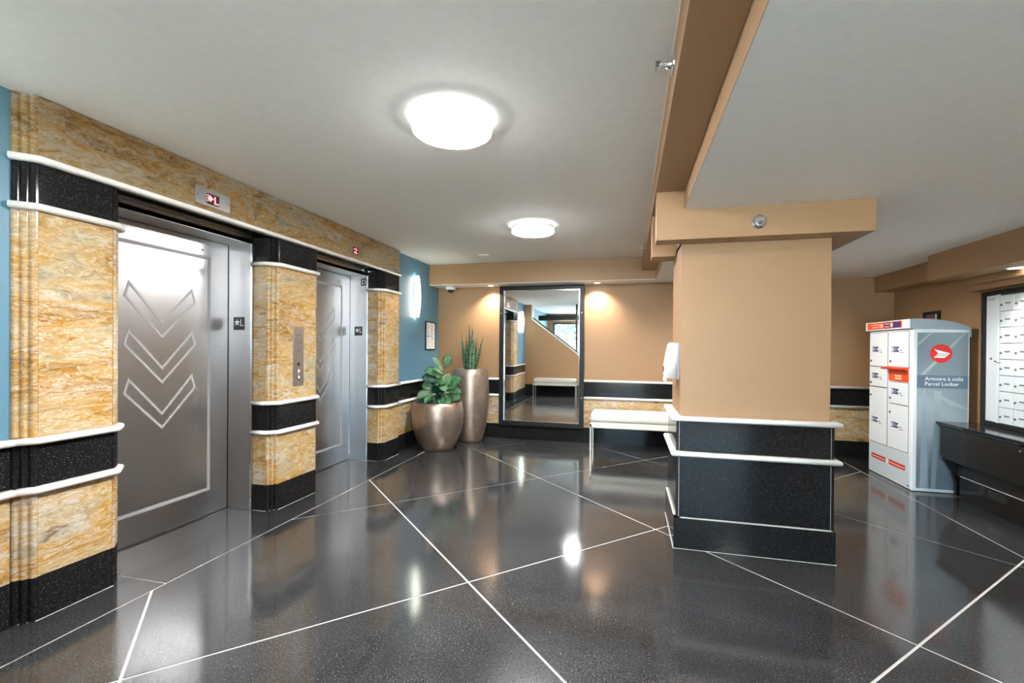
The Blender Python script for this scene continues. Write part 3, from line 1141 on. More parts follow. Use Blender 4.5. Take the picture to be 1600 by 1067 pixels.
obj('print', bm, M['ink'], sh)

# ------------------------------------------------------------------ dome camera, detector, sprinklers, downlights
c0 = (-2.57, 6.40, ZR - 0.002)
t = thing('dome_camera', 'white dome security camera under beam in blue wall corner', 'camera', c0)
bm = bmesh.new(); lathe(bm, [(0.0, 0.0), (0.070, 0.0), (0.074, -0.006), (0.074, -0.034), (0.066, -0.042), (0.05, -0.044), (0, -0.044)], c0, 36)
obj('housing', bm, M['plastic'], t, False)
bm = bmesh.new(); lathe(bm, [(0.05 * math.cos(a), -0.043 - 0.045 * math.sin(a)) for a in [i * PI / 2 / 8 for i in range(9)]], c0, 30)
obj('dome', bm, M['dome'], t, True)

c0 = (-1.82, 5.655, ZC)
t = thing('smoke_detector', 'flat pale disc detector on ceiling before the back beam', 'detector', c0)
bm = bmesh.new(); lathe(bm, [(0, 0), (0.066, 0), (0.066, -0.006), (0.058, -0.012), (0, -0.012)], c0, 32)
obj('base', bm, M['ceiling'], t)
bm = bmesh.new(); lathe(bm, [(0.046, -0.011), (0.05, -0.014), (0.054, -0.011)], c0, 32)
obj('ring', bm, M['plastic'], t)


def sprinkler(loc, d, label, s=1.0):
    t = thing('sprinkler', label, 'sprinkler', loc, 'sidewall sprinkler heads')
    def part(nm, prof, m):
        bm = bmesh.new(); lathe(bm, [(r * s, z * s) for r, z in prof], seg=24)
        obj(nm, orient(bm, d, loc), m, t, False)
    part('escutcheon', [(0, 0), (0.046, 0), (0.045, 0.004), (0.036, 0.009), (0.030, 0.006), (0, 0.006)], M['chrome'])
    part('body', [(0, 0.004), (0.020, 0.004), (0.017, 0.022), (0.010, 0.030), (0.008, 0.036), (0, 0.036)], M['chrome'])
    v = Vector(d)
    side = v.cross(Vector((0, 0, 1))).normalized()
    L = Vector(loc)
    bm = bmesh.new()
    for sg in (-1, 1):
        tube(bm, [L + v * 0.028 * s + side * 0.009 * sg * s, L + v * 0.045 * s + side * 0.014 * sg * s, L + v * 0.066 * s + side * 0.003 * sg * s], 0.0028 * s, 8)
    tube(bm, [L + v * 0.03 * s, L + v * 0.064 * s], 0.003 * s, 8)
    obj('frame_arms', bm, M['chrome'], t, True)
    bm = bmesh.new()
    box(bm, -0.016 * s, 0.016 * s, -0.014 * s, 0.014 * s, 0.066 * s, 0.069 * s, bev=0.001, seg=1)
    box(bm, -0.016 * s, 0.016 * s, 0.011 * s, 0.014 * s, 0.048 * s, 0.069 * s)
    obj('deflector', orient(bm, d, loc), M['chrome'], t)


sprinkler((0.165, 1.93, 2.462), (-1, 0, 0), 'chrome sprinkler poking out from the near tan ceiling fascia')
sprinkler((0.776, 3.12, 2.118), (0, -1, 0), 'round chrome sprinkler on the front of the tan column head')
sprinkler((0.165, 5.50, 2.478), (-1, 0, 0), 'tiny chrome sprinkler on far end of the tan ceiling fascia', 0.7)


def downlight(loc, r, label, mat, group):
    t = thing('downlight', label, 'downlight', loc, group)
    bm = bmesh.new(); lathe(bm, [(r, 0.001), (r, -0.004), (r * 0.78, -0.006), (r * 0.74, 0.0)], loc, 30)
    obj('trim_ring', bm, M['plastic'], t)
    bm = bmesh.new(); lathe(bm, [(0, 0.0), (r * 0.75, 0.0), (r * 0.75, -0.0025), (0, -0.0025)], loc, 30)
    obj('lens', bm, mat, t)


downlight((-1.93, 6.35, ZR - 0.002), 0.052, 'recessed downlight in beam, between the tall pot and mirror', M['bulb'], 'downlights in the back beam')
downlight((-0.42, 6.35, ZR - 0.002), 0.052, 'recessed downlight in beam, between the mirror and column', M['bulb'], 'downlights in the back beam')
downlight((2.93, 4.42, 1.98), 0.075, 'recessed downlight in the soffit above the mailboxes', M['bulb_white'], None)

# ------------------------------------------------------------------ mirror
t = thing('wall_mirror', 'tall wall mirror in a black frame on the tan back wall', 'mirror', (-1.215, 6.47, 0.2))
mx0, mx1, mz0, mz1 = -1.822, -0.598, 0.200, 2.214
o4 = [(mx0, mz0), (mx1, mz0), (mx1, mz1), (mx0, mz1)]
i4 = inset_poly(o4, 0.062)
obj('frame', ring(bmesh.new(), o4, i4, 'y', 6.432, 6.476), M['black_frame'], t)
obj('bevel_strip', ring(bmesh.new(), i4, inset_poly(i4, 0.010), 'y', 6.444, 6.470), M['chrome'], t)
j4 = inset_poly(i4, 0.008)
obj('mirror_glass', nbox(j4[0][0], j4[1][0], 6.455, 6.470, j4[0][1], j4[2][1]), M['mirror'], t)
obj('backing', nbox(mx0 + 0.01, mx1 - 0.01, 6.47, 6.4995, mz0 + 0.66, mz1 - 0.01), M['dark'], t)
for x in (mx0 + 0.03, mx1 - 0.03):
    for z in (1.82, 0.625):
        bm = bmesh.new(); lathe(bm, [(0, 0), (0.009, 0), (0.007, 0.004), (0, 0.005)], seg=14)
        obj('screw', orient(bm, (0, -1, 0), (x, 6.432, z)), M['chrome'], t)

# ------------------------------------------------------------------ benches


def bench(x0, x1, yf, yb, label):
    t = thing('bench', label, 'bench', ((x0 + x1) / 2, (yf + yb) / 2, 0), 'cream padded benches')
    obj('cushion', nbox(x0 + 0.012, x1 - 0.012, yf + 0.004, yb - 0.004, 0.372, 0.498, bev=0.042, seg=5), M['vinyl'], t, True)
    bm = bmesh.new()
    r = 0.0
    box(bm, x0, x1, yf, yf + 0.03, 0.305, 0.360, bev=0.004)
    box(bm, x0, x1, yb - 0.03, yb, 0.305, 0.360, bev=0.004)
    box(bm, x0, x0 + 0.03, yf, yb, 0.31, 0.358, bev=0.004)
    box(bm, x1 - 0.03, x1, yf, yb, 0.31, 0.358, bev=0.004)
    box(bm, x0 + 0.02, x1 - 0.02, yf + 0.02, yb - 0.02, 0.345, 0.374)
    obj('seat_frame', bm, M['vinyl'], t)
    for x in (x0 + 0.002, x1 - 0.026):
        for y in (yf + 0.002, yb - 0.026):
            obj('leg', nbox(x, x + 0.024, y, y + 0.024, 0.0, 0.312, bev=0.004), M['tube'], t)
    for x in (x0 + 0.004, x1 - 0.02):
        obj('end_tube', nbox(x - 0.006, x + 0.018, yf + 0.03, yb - 0.03, 0.40, 0.425, bev=0.005), M['tube'], t)


bench(-0.474, 0.76, 5.95, 6.38, 'cream padded bench against the back wall right of the mirror')
bench(-2.50, -1.33, 0.406, 0.745, 'cream padded bench seen only in the mirror under the stair opening')

# ------------------------------------------------------------------ potted plants


def leaf(bm, base, tip, width, normal, curl=0.15, shape='fig', nseg=8, fold=0.18):
    base, tip = Vector(base), Vector(tip)
    ax = tip - base
    L = ax.length
    a = ax.normalized()
    nrm = (Vector(normal) - a * Vector(normal).dot(a)).normalized()
    side = a.cross(nrm)
    rows = []
    for i in range(nseg + 1):
        s = i / nseg
        if shape == 'fig':
            w = width * (0.10 + 0.90 * math.sin(PI * min(1, 0.06 + s ** 1.35 * 0.90)) ** 0.72) * (0.55 + 0.45 * s) * (1 if i < nseg else 0.25)
        else:
            w = width * (0.62 + 0.38 * math.sin(PI * min(1, s * 1.3))) * max(0.03, (1 - s ** 3.0))
        c = base + ax * s - nrm * (curl * L * (s - 0.45) ** 2 * 1.6)
        row = []
        for k in (-1, -0.55, 0, 0.55, 1):
            wav = (0.05 * width * math.sin(7 * s + 3 * k)) if shape == 'fig' else 0
            row.append(bm.verts.new(c + side * (w * 0.5 * k) + nrm * (fold * w * abs(k) ** 1.3 + wav * abs(k))))
        rows.append(row)
    for r0, r1 in zip(rows, rows[1:]):
        for k in range(4):
            bm.faces.new((r0[k], r0[k + 1], r1[k + 1], r1[k]))
    # thickness
    res = bmesh.ops.solidify(bm, geom=list(bm.faces), thickness=0.0016)
    return bm


pc = (-2.405, 5.565, 0.0)
t = thing('potted_fig', 'leafy fiddle leaf fig in the squat round bronze pot', 'potted plant', pc)
prof = [(0.0, 0.0), (0.190, 0.0), (0.198, 0.008), (0.235, 0.06), (0.275, 0.14), (0.312, 0.24), (0.331, 0.34), (0.337, 0.42), (0.333, 0.50), (0.322, 0.57), (0.310, 0.612),
        (0.306, 0.616), (0.298, 0.612), (0.300, 0.57), (0.30, 0.54)]
bm = bmesh.new(); lathe(bm, prof, pc, 64)
obj('pot', bm, M['bronze'], t, True)
bm = bmesh.new(); lathe(bm, [(0.0, 0.565), (0.15, 0.562), (0.301, 0.552)], pc, 40)
obj('soil', bm, M['soil'], t, True)
bm = bmesh.new()
tube(bm, [(-2.40, 5.565, 0.55), (-2.385, 5.56, 0.75), (-2.345, 5.555, 0.95), (-2.32, 5.55, 1.07)], [0.013, 0.011, 0.008, 0.005], 8)
tube(bm, [(-2.39, 5.565, 0.70), (-2.42, 5.55, 0.82), (-2.44, 5.54, 0.92)], [0.008, 0.006, 0.004], 8)
tube(bm, [(-2.39, 5.56, 0.65), (-2.31, 5.52, 0.76), (-2.26, 5.50, 0.82)], [0.008, 0.006, 0.004], 8)
obj('stem', bm, M['stem'], t, True)
CAMV = Vector((0.38, -0.88, 0.2))
# base, tip, width, normal, material
LV = [((-2.315, 5.55, 1.05), (-2.205, 5.47, 1.215), 0.155, (0.3, -1, 0.15), 'leaf_b'),
      ((-2.33, 5.55, 1.02), (-2.455, 5.49, 1.20), 0.085, (0.75, -0.6, 0.5), 'leaf_b'),
      ((-2.33, 5.54, 0.98), (-2.43, 5.47, 1.05), 0.10, (0.2, -0.6, 0.9), 'leaf_b'),
      ((-2.345, 5.55, 0.95), (-2.545, 5.46, 1.03), 0.17, (0.1, -0.75, 0.75), 'leaf_a'),
      ((-2.36, 5.55, 0.88), (-2.56, 5.42, 0.94), 0.16, (0.1, -0.95, 0.35), 'leaf_c'),
      ((-2.34, 5.54, 0.92), (-2.27, 5.36, 0.86), 0.16, (0.2, -0.55, 0.9), 'leaf_a'),
      ((-2.29, 5.50, 0.80), (-2.205, 5.44, 0.985), 0.125, (0.2, -1, 0.2), 'leaf_b'),
      ((-2.26, 5.50, 0.79), (-2.065, 5.46, 0.935), 0.185, (0.15, -0.9, 0.45), 'leaf_a'),
      ((-2.36, 5.52, 0.85), (-2.215, 5.36, 0.78), 0.12, (0.1, -0.6, 0.8), 'leaf_b'),
      ((-2.42, 5.54, 0.75), (-2.645, 5.43, 0.675), 0.17, (-0.1, -0.85, 0.6), 'leaf_b'),
      ((-2.44, 5.54, 0.78), (-2.60, 5.50, 0.835), 0.14, (0.1, -0.8, 0.6), 'leaf_b'),
      ((-2.42, 5.53, 0.70), (-2.50, 5.36, 0.625), 0.13, (-0.1, -0.9, 0.5), 'leaf_a'),
      ((-2.27, 5.50, 0.76), (-2.045, 5.44, 0.765), 0.135, (0.1, -0.6, 0.85), 'leaf_a'),
      ((-2.26, 5.49, 0.72), (-2.050, 5.42, 0.69), 0.16, (0.1, -0.9, 0.5), 'leaf_a'),
      ((-2.28, 5.50, 0.72), (-2.155, 5.36, 0.625), 0.15, (0.2, -1, 0.3), 'leaf_a'),
      ((-2.30, 5.50, 0.71), (-2.255, 5.34, 0.61), 0.14, (0.0, -1, 0.3), 'leaf_a'),
      ((-2.36, 5.52, 0.72), (-2.355, 5.38, 0.63), 0.15, (0.0, -0.9, 0.5), 'leaf_c'),
      ((-2.38, 5.53, 0.70), (-2.40, 5.42, 0.84), 0.16, (0.0, -1, 0.2), 'leaf_c'),
      ((-2.33, 5.53, 0.72), (-2.30, 5.44, 0.86), 0.15, (0.3, -1, 0.1), 'leaf_c'),
      ((-2.42, 5.52, 0.63), (-2.60, 5.38, 0.625), 0.12, (0.0, -0.5, 0.9), 'leaf_c'),
      ((-2.40, 5.52, 0.63), (-2.44, 5.34, 0.62), 0.12, (0.0, -0.5, 0.9), 'leaf_c'),
      ((-2.35, 5.60, 0.80), (-2.30, 5.76, 0.93), 0.16, (0.0, 0.6, 0.8), 'leaf_a'),
      ((-2.40, 5.60, 0.76), (-2.52, 5.74, 0.86), 0.16, (-0.2, 0.5, 0.8), 'leaf_a'),
      ((-2.28, 5.54, 0.78), (-2.12, 5.62, 0.86), 0.15, (0.3, 0.3, 0.8), 'leaf_a')]
for b, e, w, n, mk in LV:
    obj('leaf', leaf(bmesh.new(), b, e, w, n), M[mk], t, True)

pc = (-2.165, 6.165, 0.0)
t = thing('potted_snake_plant', 'upright snake plant in the tall tapered bronze pot', 'potted plant', pc)
prof = [(0.0, 0.0), (0.160, 0.0), (0.168, 0.008), (0.196, 0.10), (0.224, 0.22), (0.248, 0.38), (0.262, 0.54), (0.266, 0.66), (0.262, 0.80), (0.250, 0.93), (0.238, 1.015),
        (0.234, 1.020), (0.226, 1.015), (0.23, 0.97), (0.232, 0.94)]
bm = bmesh.new(); lathe(bm, prof, pc, 64)
obj('pot', bm, M['bronze'], t, True)
bm = bmesh.new(); lathe(bm, [(0.0, 0.985), (0.12, 0.982), (0.228, 0.972)], pc, 40)
obj('soil', bm, M['soil'], t, True)
sx, sy = -2.165, 6.165
SL = [(-0.055, -0.05, -0.115, -0.09, 1.47, 0.050), (-0.045, -0.02, -0.150, 0.02, 1.535, 0.045), (-0.025, -0.06, -0.035, -0.10, 1.42, 0.070), (-0.015, 0.02, -0.045, 0.03, 1.655, 0.050),
      (0.0, 0.01, 0.020, 0.02, 1.675, 0.050), (0.005, -0.03, -0.01, -0.05, 1.645, 0.060), (0.035, -0.02, 0.045, -0.04, 1.56, 0.078), (0.055, 0.0, 0.185, 0.02, 1.515, 0.042),
      (0.05, -0.05, 0.080, -0.08, 1.43, 0.062), (0.07, -0.02, 0.175, -0.02, 1.32, 0.022), (-0.05, 0.04, -0.090, 0.08, 1.50, 0.055), (0.03, 0.05, 0.060, 0.09, 1.48, 0.055),
      (0.015, -0.075, 0.03, -0.11, 1.34, 0.055), (-0.04, -0.08, -0.075, -0.11, 1.36, 0.055)]
for i, (bx, by, tx, ty, tz, w) in enumerate(SL):
    n = Vector((random.uniform(-0.5, 0.7), -1, 0))
    obj('leaf', leaf(bmesh.new(), (sx + bx, sy + by, 0.975), (sx + tx, sy + ty, tz), w * 0.86, n, 0.05 * (1 if i % 2 else -1), 'snake', 9, 0.22), M['snake_b' if i in (3, 6, 8, 1, 12) else 'snake'], t, True)

# ------------------------------------------------------------------ hand sanitizer on the column
t = thing('sanitizer_dispenser', 'white wall-mounted hand sanitizer dispenser on the left column side', 'dispenser', (CX0, 3.46, 1.24))
yy0, yy1 = 3.40, 3.525
P2 = [(CX0, 1.118), (CX0, 1.366), (0.290, 1.372), (0.276, 1.355), (0.262, 1.29), (0.250, 1.215), (0.248, 1.14), (0.256, 1.122)]
bm = prism_axis(bmesh.new(), P2, 'y', yy0, yy1)
bmesh.ops.bevel(bm, geom=[e for e in bm.edges if abs(e.verts[0].co.y - e.verts[1].co.y) < 1e-5 and min(e.verts[0].co.x, e.verts[1].co.x) < CX0 - 0.01], offset=0.008, segments=3, affect='EDGES')
obj('body', bm, M['plastic'], t, True)
obj('window', nbox(0.2455, 0.252, 3.435, 3.49, 1.165, 1.20), M['dark'], t)
obj('nozzle', nbox(0.246, 0.268, 3.44, 3.485, 1.096, 1.128, bev=0.004), M['plastic'], t)
obj('backplate', nbox(CX0 - 0.006, CX0, yy0 - 0.006, yy1 + 0.006, 1.112, 1.37), M['locker_grey'], t)

# ------------------------------------------------------------------ parcel locker
LX0, LX1, LY0, LY1 = 2.605, 3.045, 5.12, 5.915
t = thing('parcel_locker', 'white and grey parcel locker with red emblem beside the black counter', 'locker', ((LX0 + LX1) / 2, (LY0 + LY1) / 2, 0))
obj('body', nbox(LX0, LX1, LY0, LY1, 0.004, 1.535, bev=0.006), M['locker'], t)
capp = [(2.578, 1.535), (2.578, 1.618), (2.586, 1.628), (2.66, 1.628), (2.76, 1.622), (2.86, 1.608), (2.95, 1.585), (3.02, 1.556), (3.042, 1.543), (3.050, 1.528), (3.050, 1.455),
        (3.042, 1.455), (3.042, 1.500), (2.62, 1.520), (2.60, 1.535)]
bm = prism_axis(bmesh.new(), capp[:11] + [(3.044, 1.455), (3.044, 1.52), (2.60, 1.535)], 'y', LY0 - 0.012, LY1 + 0.012)
obj('cap', bm, M['locker_grey'], t)
obj('cap_front', nbox(2.566, 2.580, LY0 - 0.008, LY1 + 0.012, 1.537, 1.626, bev=0.005), M['locker'], t)
# header sign on the front (faces -x; reading direction runs from far to near, i.e. -y)
hs = obj('header_sign', nbox(2.5635, 2.567, 5.225, 5.895, 1.549, 1.616), M['orange'], t)
obj('header_panel', nbox(2.5628, 2.5638, 5.242, 5.535, 1.553, 1.612), M['purple'], hs)
bm = bmesh.new()
for y0, y1, z in ((5.655, 5.80, 1.595), (5.655, 5.775, 1.568), (5.56, 5.635, 1.595), (5.56, 5.635, 1.582), (5.56, 5.635, 1.569)):
    box(bm, 2.5626, 2.5637, y0, y1, z - 0.005, z + 0.005)
box(bm, 2.5626, 2.5637, 5.868, 5.885, 1.552, 1.613)
box(bm, 2.562, 2.563, 5.44, 5.52, 1.592, 1.602)
box(bm, 2.562, 2.563, 5.44, 5.52, 1.562, 1.572)
obj('header_print', bm, M['peach'], hs)
obj('header_print', nbox(2.562, 2.563, 5.26, 5.36, 1.565, 1.60), M['navy'], hs)
bm = bmesh.new(); lathe(bm, [(0, 0), (0.024, 0), (0.024, 0.002), (0, 0.002)], seg=22)
obj('header_emblem', orient(bm, (-1, 0, 0), (2.5630, 5.40, 1.583)), M['peach'], hs)
# doors
XDf = LX0
dl = [('A', 5.548, 5.895, 1.158, 1.512), ('B', 5.548, 5.895, 0.940, 1.150), ('C', 5.548, 5.895, 0.340, 0.932),
      ('D', 5.180, 5.512, 1.160, 1.512), ('E', 5.180, 5.512, 0.796, 1.010), ('F', 5.180, 5.512, 0.345, 0.788)]
labz = {'A': 1.338, 'B': 1.056, 'C': 0.582, 'D': 1.338, 'E': 0.918, 'F': 0.582}
lockz = {'A': 1.213, 'B': 0.977, 'C': 0.842, 'D': 1.216, 'E': 0.845, 'F': 0.702}
for L, y0, y1, z0, z1 in dl:
    obj('door_gap', nbox(XDf - 0.0015, XDf + 0.002, y0 - 0.004, y1 + 0.004, z0 - 0.007, z1 + 0.004), M['mailbox_plate'], t)
    dr = obj('door', nbox(XDf - 0.010, XDf - 0.001, y0, y1, z0, z1, bev=0.003), M['locker'], t)
    zc = labz[L]
    ya = y1 - 0.055        # label starts at the far side of the door
    sgn = obj('door_label', nbox(XDf - 0.0112, XDf - 0.0098, ya - 0.125, ya, zc - 0.027, zc + 0.027), M['navy'], dr)
    obj('label_print', nbox(XDf - 0.0120, XDf - 0.0110, ya - 0.032, ya - 0.002, zc - 0.018, zc + 0.018), M['sign_white'], dr)
    bm = bmesh.new()
    box(bm, XDf - 0.0120, XDf - 0.0110, ya - 0.090, ya - 0.040, zc + 0.006, zc + 0.011)
    box(bm, XDf - 0.0120, XDf - 0.0110, ya - 0.085, ya - 0.040, zc - 0.010, zc - 0.005)
    prism_axis(bm, [(ya - 0.126, zc + 0.014), (ya - 0.126, zc - 0.014), (ya - 0.098, zc + 0.000)], 'x', XDf - 0.0120, XDf - 0.0110)
    obj('label_print', bm, M['sign_white'], dr)
    bm = bmesh.new()
    box(bm, XDf - 0.0112, XDf - 0.0098, ya - 0.175, ya - 0.140, zc - 0.014, zc - 0.006)
    box(bm, XDf - 0.0112, XDf - 0.0098, ya - 0.205, ya - 0.145, zc - 0.034, zc - 0.028)
    obj('small_print', bm, M['ink'], dr)
    text_mesh(L, 0.034, M['navy'], 'door_letter', (XDf - 0.0122, ya - 0.006, zc - 0.012), (0, -1, 0), (0, 0, 1), dr, 0.0003)
    bm = bmesh.new(); lathe(bm, [(0, 0), (0.012, 0), (0.012, 0.005), (0.008, 0.009), (0, 0.009)], seg=16)
    obj('lock', orient(bm, (-1, 0, 0), (XDf - 0.010, y1 - 0.035, lockz[L])), M['ink'], dr)
# orange mail slot with hood
sl = obj('mail_slot', nbox(XDf - 0.010, XDf - 0.001, 5.180, 5.512, 1.022, 1.152, bev=0.002, seg=1), M['orange'], t)
bm = prism_axis(bmesh.new(), [(XDf - 0.008, 1.168), (XDf - 0.060, 1.160), (XDf - 0.078, 1.142), (XDf - 0.074, 1.138), (XDf - 0.055, 1.150), (XDf - 0.008, 1.128)], 'y', 5.176, 5.525)
obj('slot_hood', bm, plain('hood_red', srgb(226, 62, 34), 0.3), t)
bm = bmesh.new()
box(bm, XDf - 0.0112, XDf - 0.0098, 5.285, 5.40, 1.066, 1.084)
box(bm, XDf - 0.0112, XDf - 0.0098, 5.285, 5.40, 1.040, 1.056)
obj('slot_print', bm, M['peach'], sl)
# lower front film, stripe with emblem, feet
lw = obj('lower_panel', nbox(XDf - 0.006, XDf + 0.002, 5.150, 5.900, 0.030, 0.332, bev=0.002, seg=1), M['locker_lower'], t)
for y0, y1 in ((5.215, 5.500), (5.560, 5.845)):
    obj('stripe', nbox(XDf - 0.0072, XDf - 0.0058, y0, y1, 0.165, 0.213), M['red'], lw)
    obj('stripe_line', nbox(XDf - 0.0080, XDf - 0.0070, y0 + 0.006, y1 - 0.006, 0.182, 0.194), M['peach'], lw)
bm = bmesh.new(); lathe(bm, [(0, 0), (0.027, 0), (0.027, 0.002), (0, 0.002)], seg=22)
obj('stripe_emblem', orient(bm, (-1, 0, 0), (XDf - 0.006, 5.53, 0.190)), M['sign_white'], lw)
# printed side facing the room
sp = obj('side_panel', nbox(2.638, 3.034, LY0 - 0.003, LY0 + 0.002, 0.035, 1.498), M['graphic'], t)
YP = LY0 - 0.003
for i, q in enumerate(([(2.665, 0.035), (2.735, 0.035), (2.705, 0.96), (2.685, 0.96)], [(2.66, 1.10), (3.0, 1.498), (3.02, 1.498), (2.70, 1.10)],
                       [(2.755, 0.035), (2.79, 0.035), (2.83, 0.95), (2.775, 0.95)], [(2.640, 1.40), (2.74, 1.497), (2.76, 1.497), (2.640, 1.37)],
                       [(2.72, 0.965), (2.90, 0.82), (3.03, 0.78), (3.03, 0.80)])):
    obj('ribbon_print', prism_axis(bmesh.new(), q, 'y', YP - 0.0006 - 0.0001 * i, YP + 0.0006), M['ribbon'], sp)
obj('band', nbox(2.638, 3.034, YP - 0.0014, YP + 0.001, 0.978, 1.098), M['band'], sp)
text_mesh('Armoire à colis', 0.0475, M['sign_white'], 'lettering', (2.698, YP - 0.002, 1.050), (1, 0, 0), (0, 0, 1), sp, 0.0004)
text_mesh('Parcel Locker', 0.0475, M['sign_white'], 'lettering', (2.698, YP - 0.002, 1.002), (1, 0, 0), (0, 0, 1), sp, 0.0004)
bm = bmesh.new()
lathe(bm, [(0, 0), (0.086, 0), (0.086, 0.0016), (0, 0.0016)], seg=48)
em = obj('emblem', orient(bm, (0, -1, 0), (2.823, YP - 0.0005, 1.302)), M['red'], sp)
EX, EZ = 2.823, 1.302
k = 0.086
wing = [(-0.64, 0.47), (0.80, 0.02), (0.31, -0.47), (-0.66, -0.47), (-0.24, 0.02)]
obj('emblem_wing', prism_axis(bmesh.new(), [(EX + a * k, EZ + b * k) for a, b in wing], 'y', YP - 0.0032, YP - 0.0018), M['sign_white'], sp)
for z, a, b in ((-0.07, -0.28, 0.62), (-0.26, -0.43, 0.46)):
    obj('emblem_line', nbox(EX + a * k, EX + b * k, YP - 0.0036, YP - 0.003, EZ + (z - 0.045) * k, EZ + (z + 0.045) * k), M['locker_grey'], sp)
bm = bmesh.new(); lathe(bm, [(0, 0), (0.009, 0), (0.009, 0.006), (0, 0.006)], seg=14)
obj('foot_bolt', orient(bm, (-1, 0, 0), (XDf - 0.005, 5.165, 0.036)), M['ink'], t)

# ------------------------------------------------------------------ framed picture behind the locker
t = thing('framed_picture', 'small black framed card with red print behind parcel locker', 'picture', (XR, 5.775, 1.60))
o4 = [(5.645, 1.475), (5.905, 1.475), (5.905, 1.738), (5.645, 1.738)]
obj('frame', ring(bmesh.new(), o4, inset_poly(o4, 0.028), 'x', XR - 0.022, XR), M['black_frame'], t)
sh = obj('card', nbox(XR - 0.012, XR - 0.001, 5.673, 5.877, 1.503, 1.710), plain('dark_card', srgb(74, 70, 80), 0.4), t)
obj('card_edge', nbox(XR - 0.0128, XR - 0.0118, 5.676, 5.712, 1.505, 1.708), M['sign_white'], sh)
bm = bmesh.new()
for z, a, b in ((1.672, 5.735, 5.84), (1.655, 5.735, 5.85), (1.62, 5.73, 5.84), (1.60, 5.74, 5.85)):
    box(bm, XR - 0.0128, XR - 0.0118, a, b, z - 0.006, z + 0.006)
obj('red_print', bm, M['ink_red'], sh)

# ------------------------------------------------------------------ mailboxes
t = thing('mailbox_bank', 'wall of pale metal mailboxes in a black frame above counter', 'mailboxes', (XR, 4.2, 0.7))
NCOL, NROW, CW, CH = 8, 8, 0.1545, 0.1362
MY1 = 4.838
MY0 = MY1 - NCOL * CW
o4 = [(MY0 - 0.07, 0.674), (5.026, 0.674), (5.026, 1.852), (MY0 - 0.07, 1.852)]
i4 = inset_poly(o4, 0.036)
obj('frame', ring(bmesh.new(), o4, i4, 'x', 3.070, XR), M['black_frame'], t)
obj('carcass', nbox(3.096, XR - 0.001, MY0 - 0.036, 4.992, 0.708, 1.818), M['mailbox_plate'], t)
spn = obj('service_panel', nbox(3.086, 3.097, 4.872, 4.988, 0.714, 1.812, bev=0.002, seg=1), M['mailbox'], t)
bm = bmesh.new(); lathe(bm, [(0, 0), (0.010, 0), (0.008, 0.008), (0, 0.008)], seg=14)
obj('panel_lock', orient(bm, (-1, 0, 0), (3.086, 4.925, 1.262)), M['ink'], spn)
bm = bmesh.new()
for i in range(4):
    box(bm, 3.0852, 3.0862, 4.895, 4.965, 1.772 + i * 0.006, 1.774 + i * 0.006)
obj('panel_print', bm, M['ink'], spn)
obj('hinge_rail', nbox(3.080, 3.097, 4.842, 4.868, 0.710, 1.816, bev=0.002, seg=1), M['mailbox'], t)
bm = nbox(-0.010, 0.0, 0.0022, CW - 0.0022, 0.0022, CH - 0.0022, bev=0.0025, seg=2)
dm = bpy.data.meshes.new('mailbox_door'); bm.to_mesh(dm); bm.free(); dm.materials.append(M['mailbox'])
bm = bmesh.new(); lathe(bm, [(0, 0), (0.0095, 0), (0.0095, 0.003), (0.0065, 0.008), (0, 0.008)], seg=14)
orient(bm, (-1, 0, 0), (-0.010, CW - 0.020, CH * 0.40))
lm = bpy.data.meshes.new('mailbox_lock'); bm.to_mesh(lm); bm.free(); lm.materials.append(M['ink'])
bm = nbox(-0.0125, -0.0095, CW * 0.28, CW * 0.62, CH * 0.45, CH * 0.53)
pm = bpy.data.meshes.new('name_plate'); bm.to_mesh(pm); bm.free(); pm.materials.append(M['mailbox_plate'])
for c in range(NCOL):
    for r in range(NROW):
        o = bpy.data.objects.new('mailbox_door', dm)
        COL.objects.link(o)
        o.parent = t
        o.location = Vector((3.096, MY1 - (c + 1) * CW, 0.712 + r * 0.1366)) - t.location
        for nm, me in (('lock', lm), ('name_plate', pm)):
            q = bpy.data.objects.new(nm, me)
            COL.objects.link(q)
            q.parent = o
bm = bmesh.new(); tube(bm, [(3.082, 4.86, 1.240), (3.062, 4.852, 1.240), (3.058, 4.83, 1.238), (3.056, 4.79, 1.232)], [0.006, 0.007, 0.008, 0.009], 10)
obj('pull_handle', bm, M['chrome'], t, True)

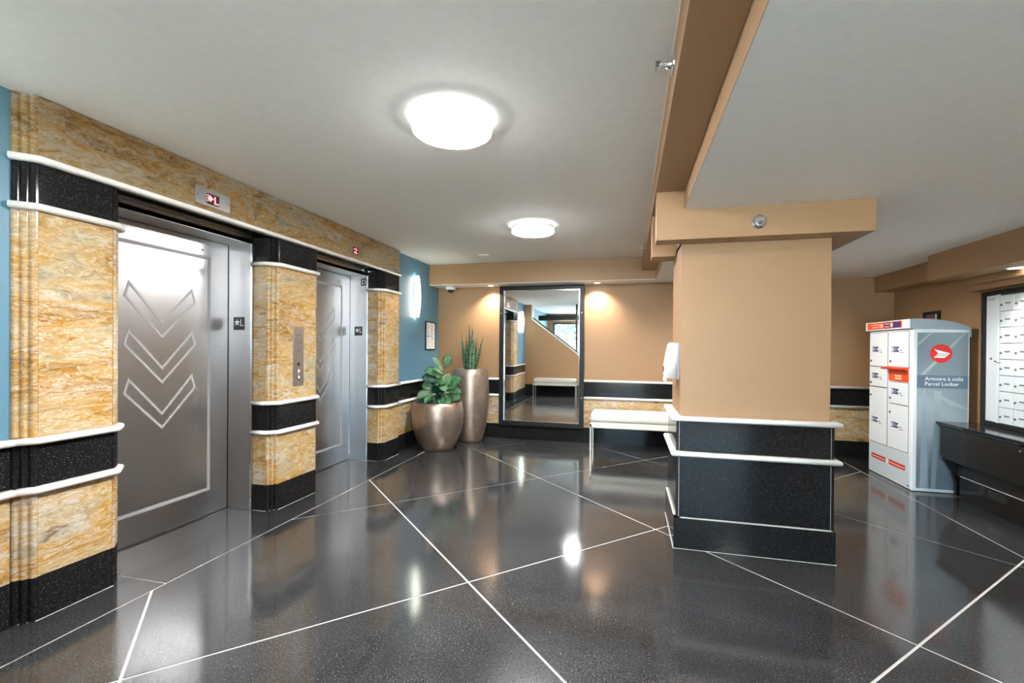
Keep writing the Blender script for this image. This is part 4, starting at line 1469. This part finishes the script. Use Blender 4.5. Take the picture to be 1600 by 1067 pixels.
# ------------------------------------------------------------------ counter
t = thing('counter', 'long low black counter with drawers under the wall mailboxes', 'counter', (2.95, 3.5, 0))
YA0 = 2.2
prof = [(XR, 0.632), (2.815, 0.622), (2.800, 0.632), (2.785, 0.652), (2.782, 0.668), (2.788, 0.672), (XR, 0.672)]
bm = prism_axis(bmesh.new(), prof, 'y', YA0, 5.108)
obj('counter_top', bm, M['counter'], t)
obj('end_panel', nbox(2.803, XR, 4.732, 5.078, 0.342, 0.628, bev=0.002, seg=1), M['black_wood'], t)
for y0, y1 in ((3.50, 4.727), (YA0, 3.495)):
    dr = obj('drawer', nbox(2.800, XR - 0.02, y0, y1, 0.342, 0.626, bev=0.002, seg=1), M['black_wood'], t)
    bm = bmesh.new(); lathe(bm, [(0, 0), (0.013, 0), (0.013, 0.004), (0.008, 0.008), (0, 0.008)], seg=18)
    obj('lock', orient(bm, (-1, 0, 0), (2.800, y1 - 0.55, 0.588)), M['chrome'], dr)
bm = prism_axis(bmesh.new(), [(2.806, 0.342), (2.880, 0.215), (2.905, 0.115), (2.905, 0.01), (XR, 0.01), (XR, 0.342)], 'y', 5.03, 5.065)
obj('bracket', bm, M['black_wood'], t)
bm = bmesh.new(); lathe(bm, [(0, 0), (0.007, 0), (0.006, 0.003), (0, 0.004)], seg=12)
obj('bracket_screw', orient(bm, (-1, 0, 0), (2.803, 5.06, 0.356)), M['chrome'], t)
obj('kick_panel', nbox(2.900, XR - 0.02, YA0, 5.03, 0.2, 0.342), M['black_wood'], t)
for y0, y1 in ((4.10, 4.957), (3.2, 4.10), (YA0, 3.2)):
    obj('plinth_tile', nbox(2.885, XR - 0.02, y0 + 0.0008, y1 - 0.0008, 0.0, 0.203, bev=0.001, seg=1), M['granite'], t)
    obj('tile_joint', nbox(2.886, 2.899, y0, y1, 0.2, 0.2045), M['joint'], t)
obj('plinth_vent', nbox(2.8835, 2.886, 4.44, 4.62, 0.125, 0.188), M['dark'], t)

# ------------------------------------------------------------------ tree outside the entrance glass, glimpsed in the mirror
t = thing('tree', 'leafy tree outside the window glimpsed in the mirror', 'tree', (-2.8, -8.0, 0))
bm = bmesh.new(); tube(bm, [(-2.8, -8, 0), (-2.8, -8, 1.2), (-2.7, -8, 2.6)], [0.14, 0.11, 0.06], 10)
obj('trunk', bm, M['stem'], t, True)
random.seed(11)
bm = bmesh.new()
for i in range(1500):
    d = Vector((random.gauss(0, 1), random.gauss(0, 1), random.gauss(0, 1))).normalized() * random.uniform(0.5, 1.5)
    c = Vector((-2.8, -8.0, 2.6)) + Vector((d.x, d.y, d.z * 0.9))
    a = Vector((random.gauss(0, 1), random.gauss(0, 1), random.gauss(0, 1))).normalized() * 0.10
    b = a.orthogonal().normalized() * 0.05
    bm.faces.new([bm.verts.new(c - a), bm.verts.new(c + b), bm.verts.new(c + a), bm.verts.new(c - b)])
o = obj('foliage', bm, M['tree_leaf'], t)
o['kind'] = 'stuff'
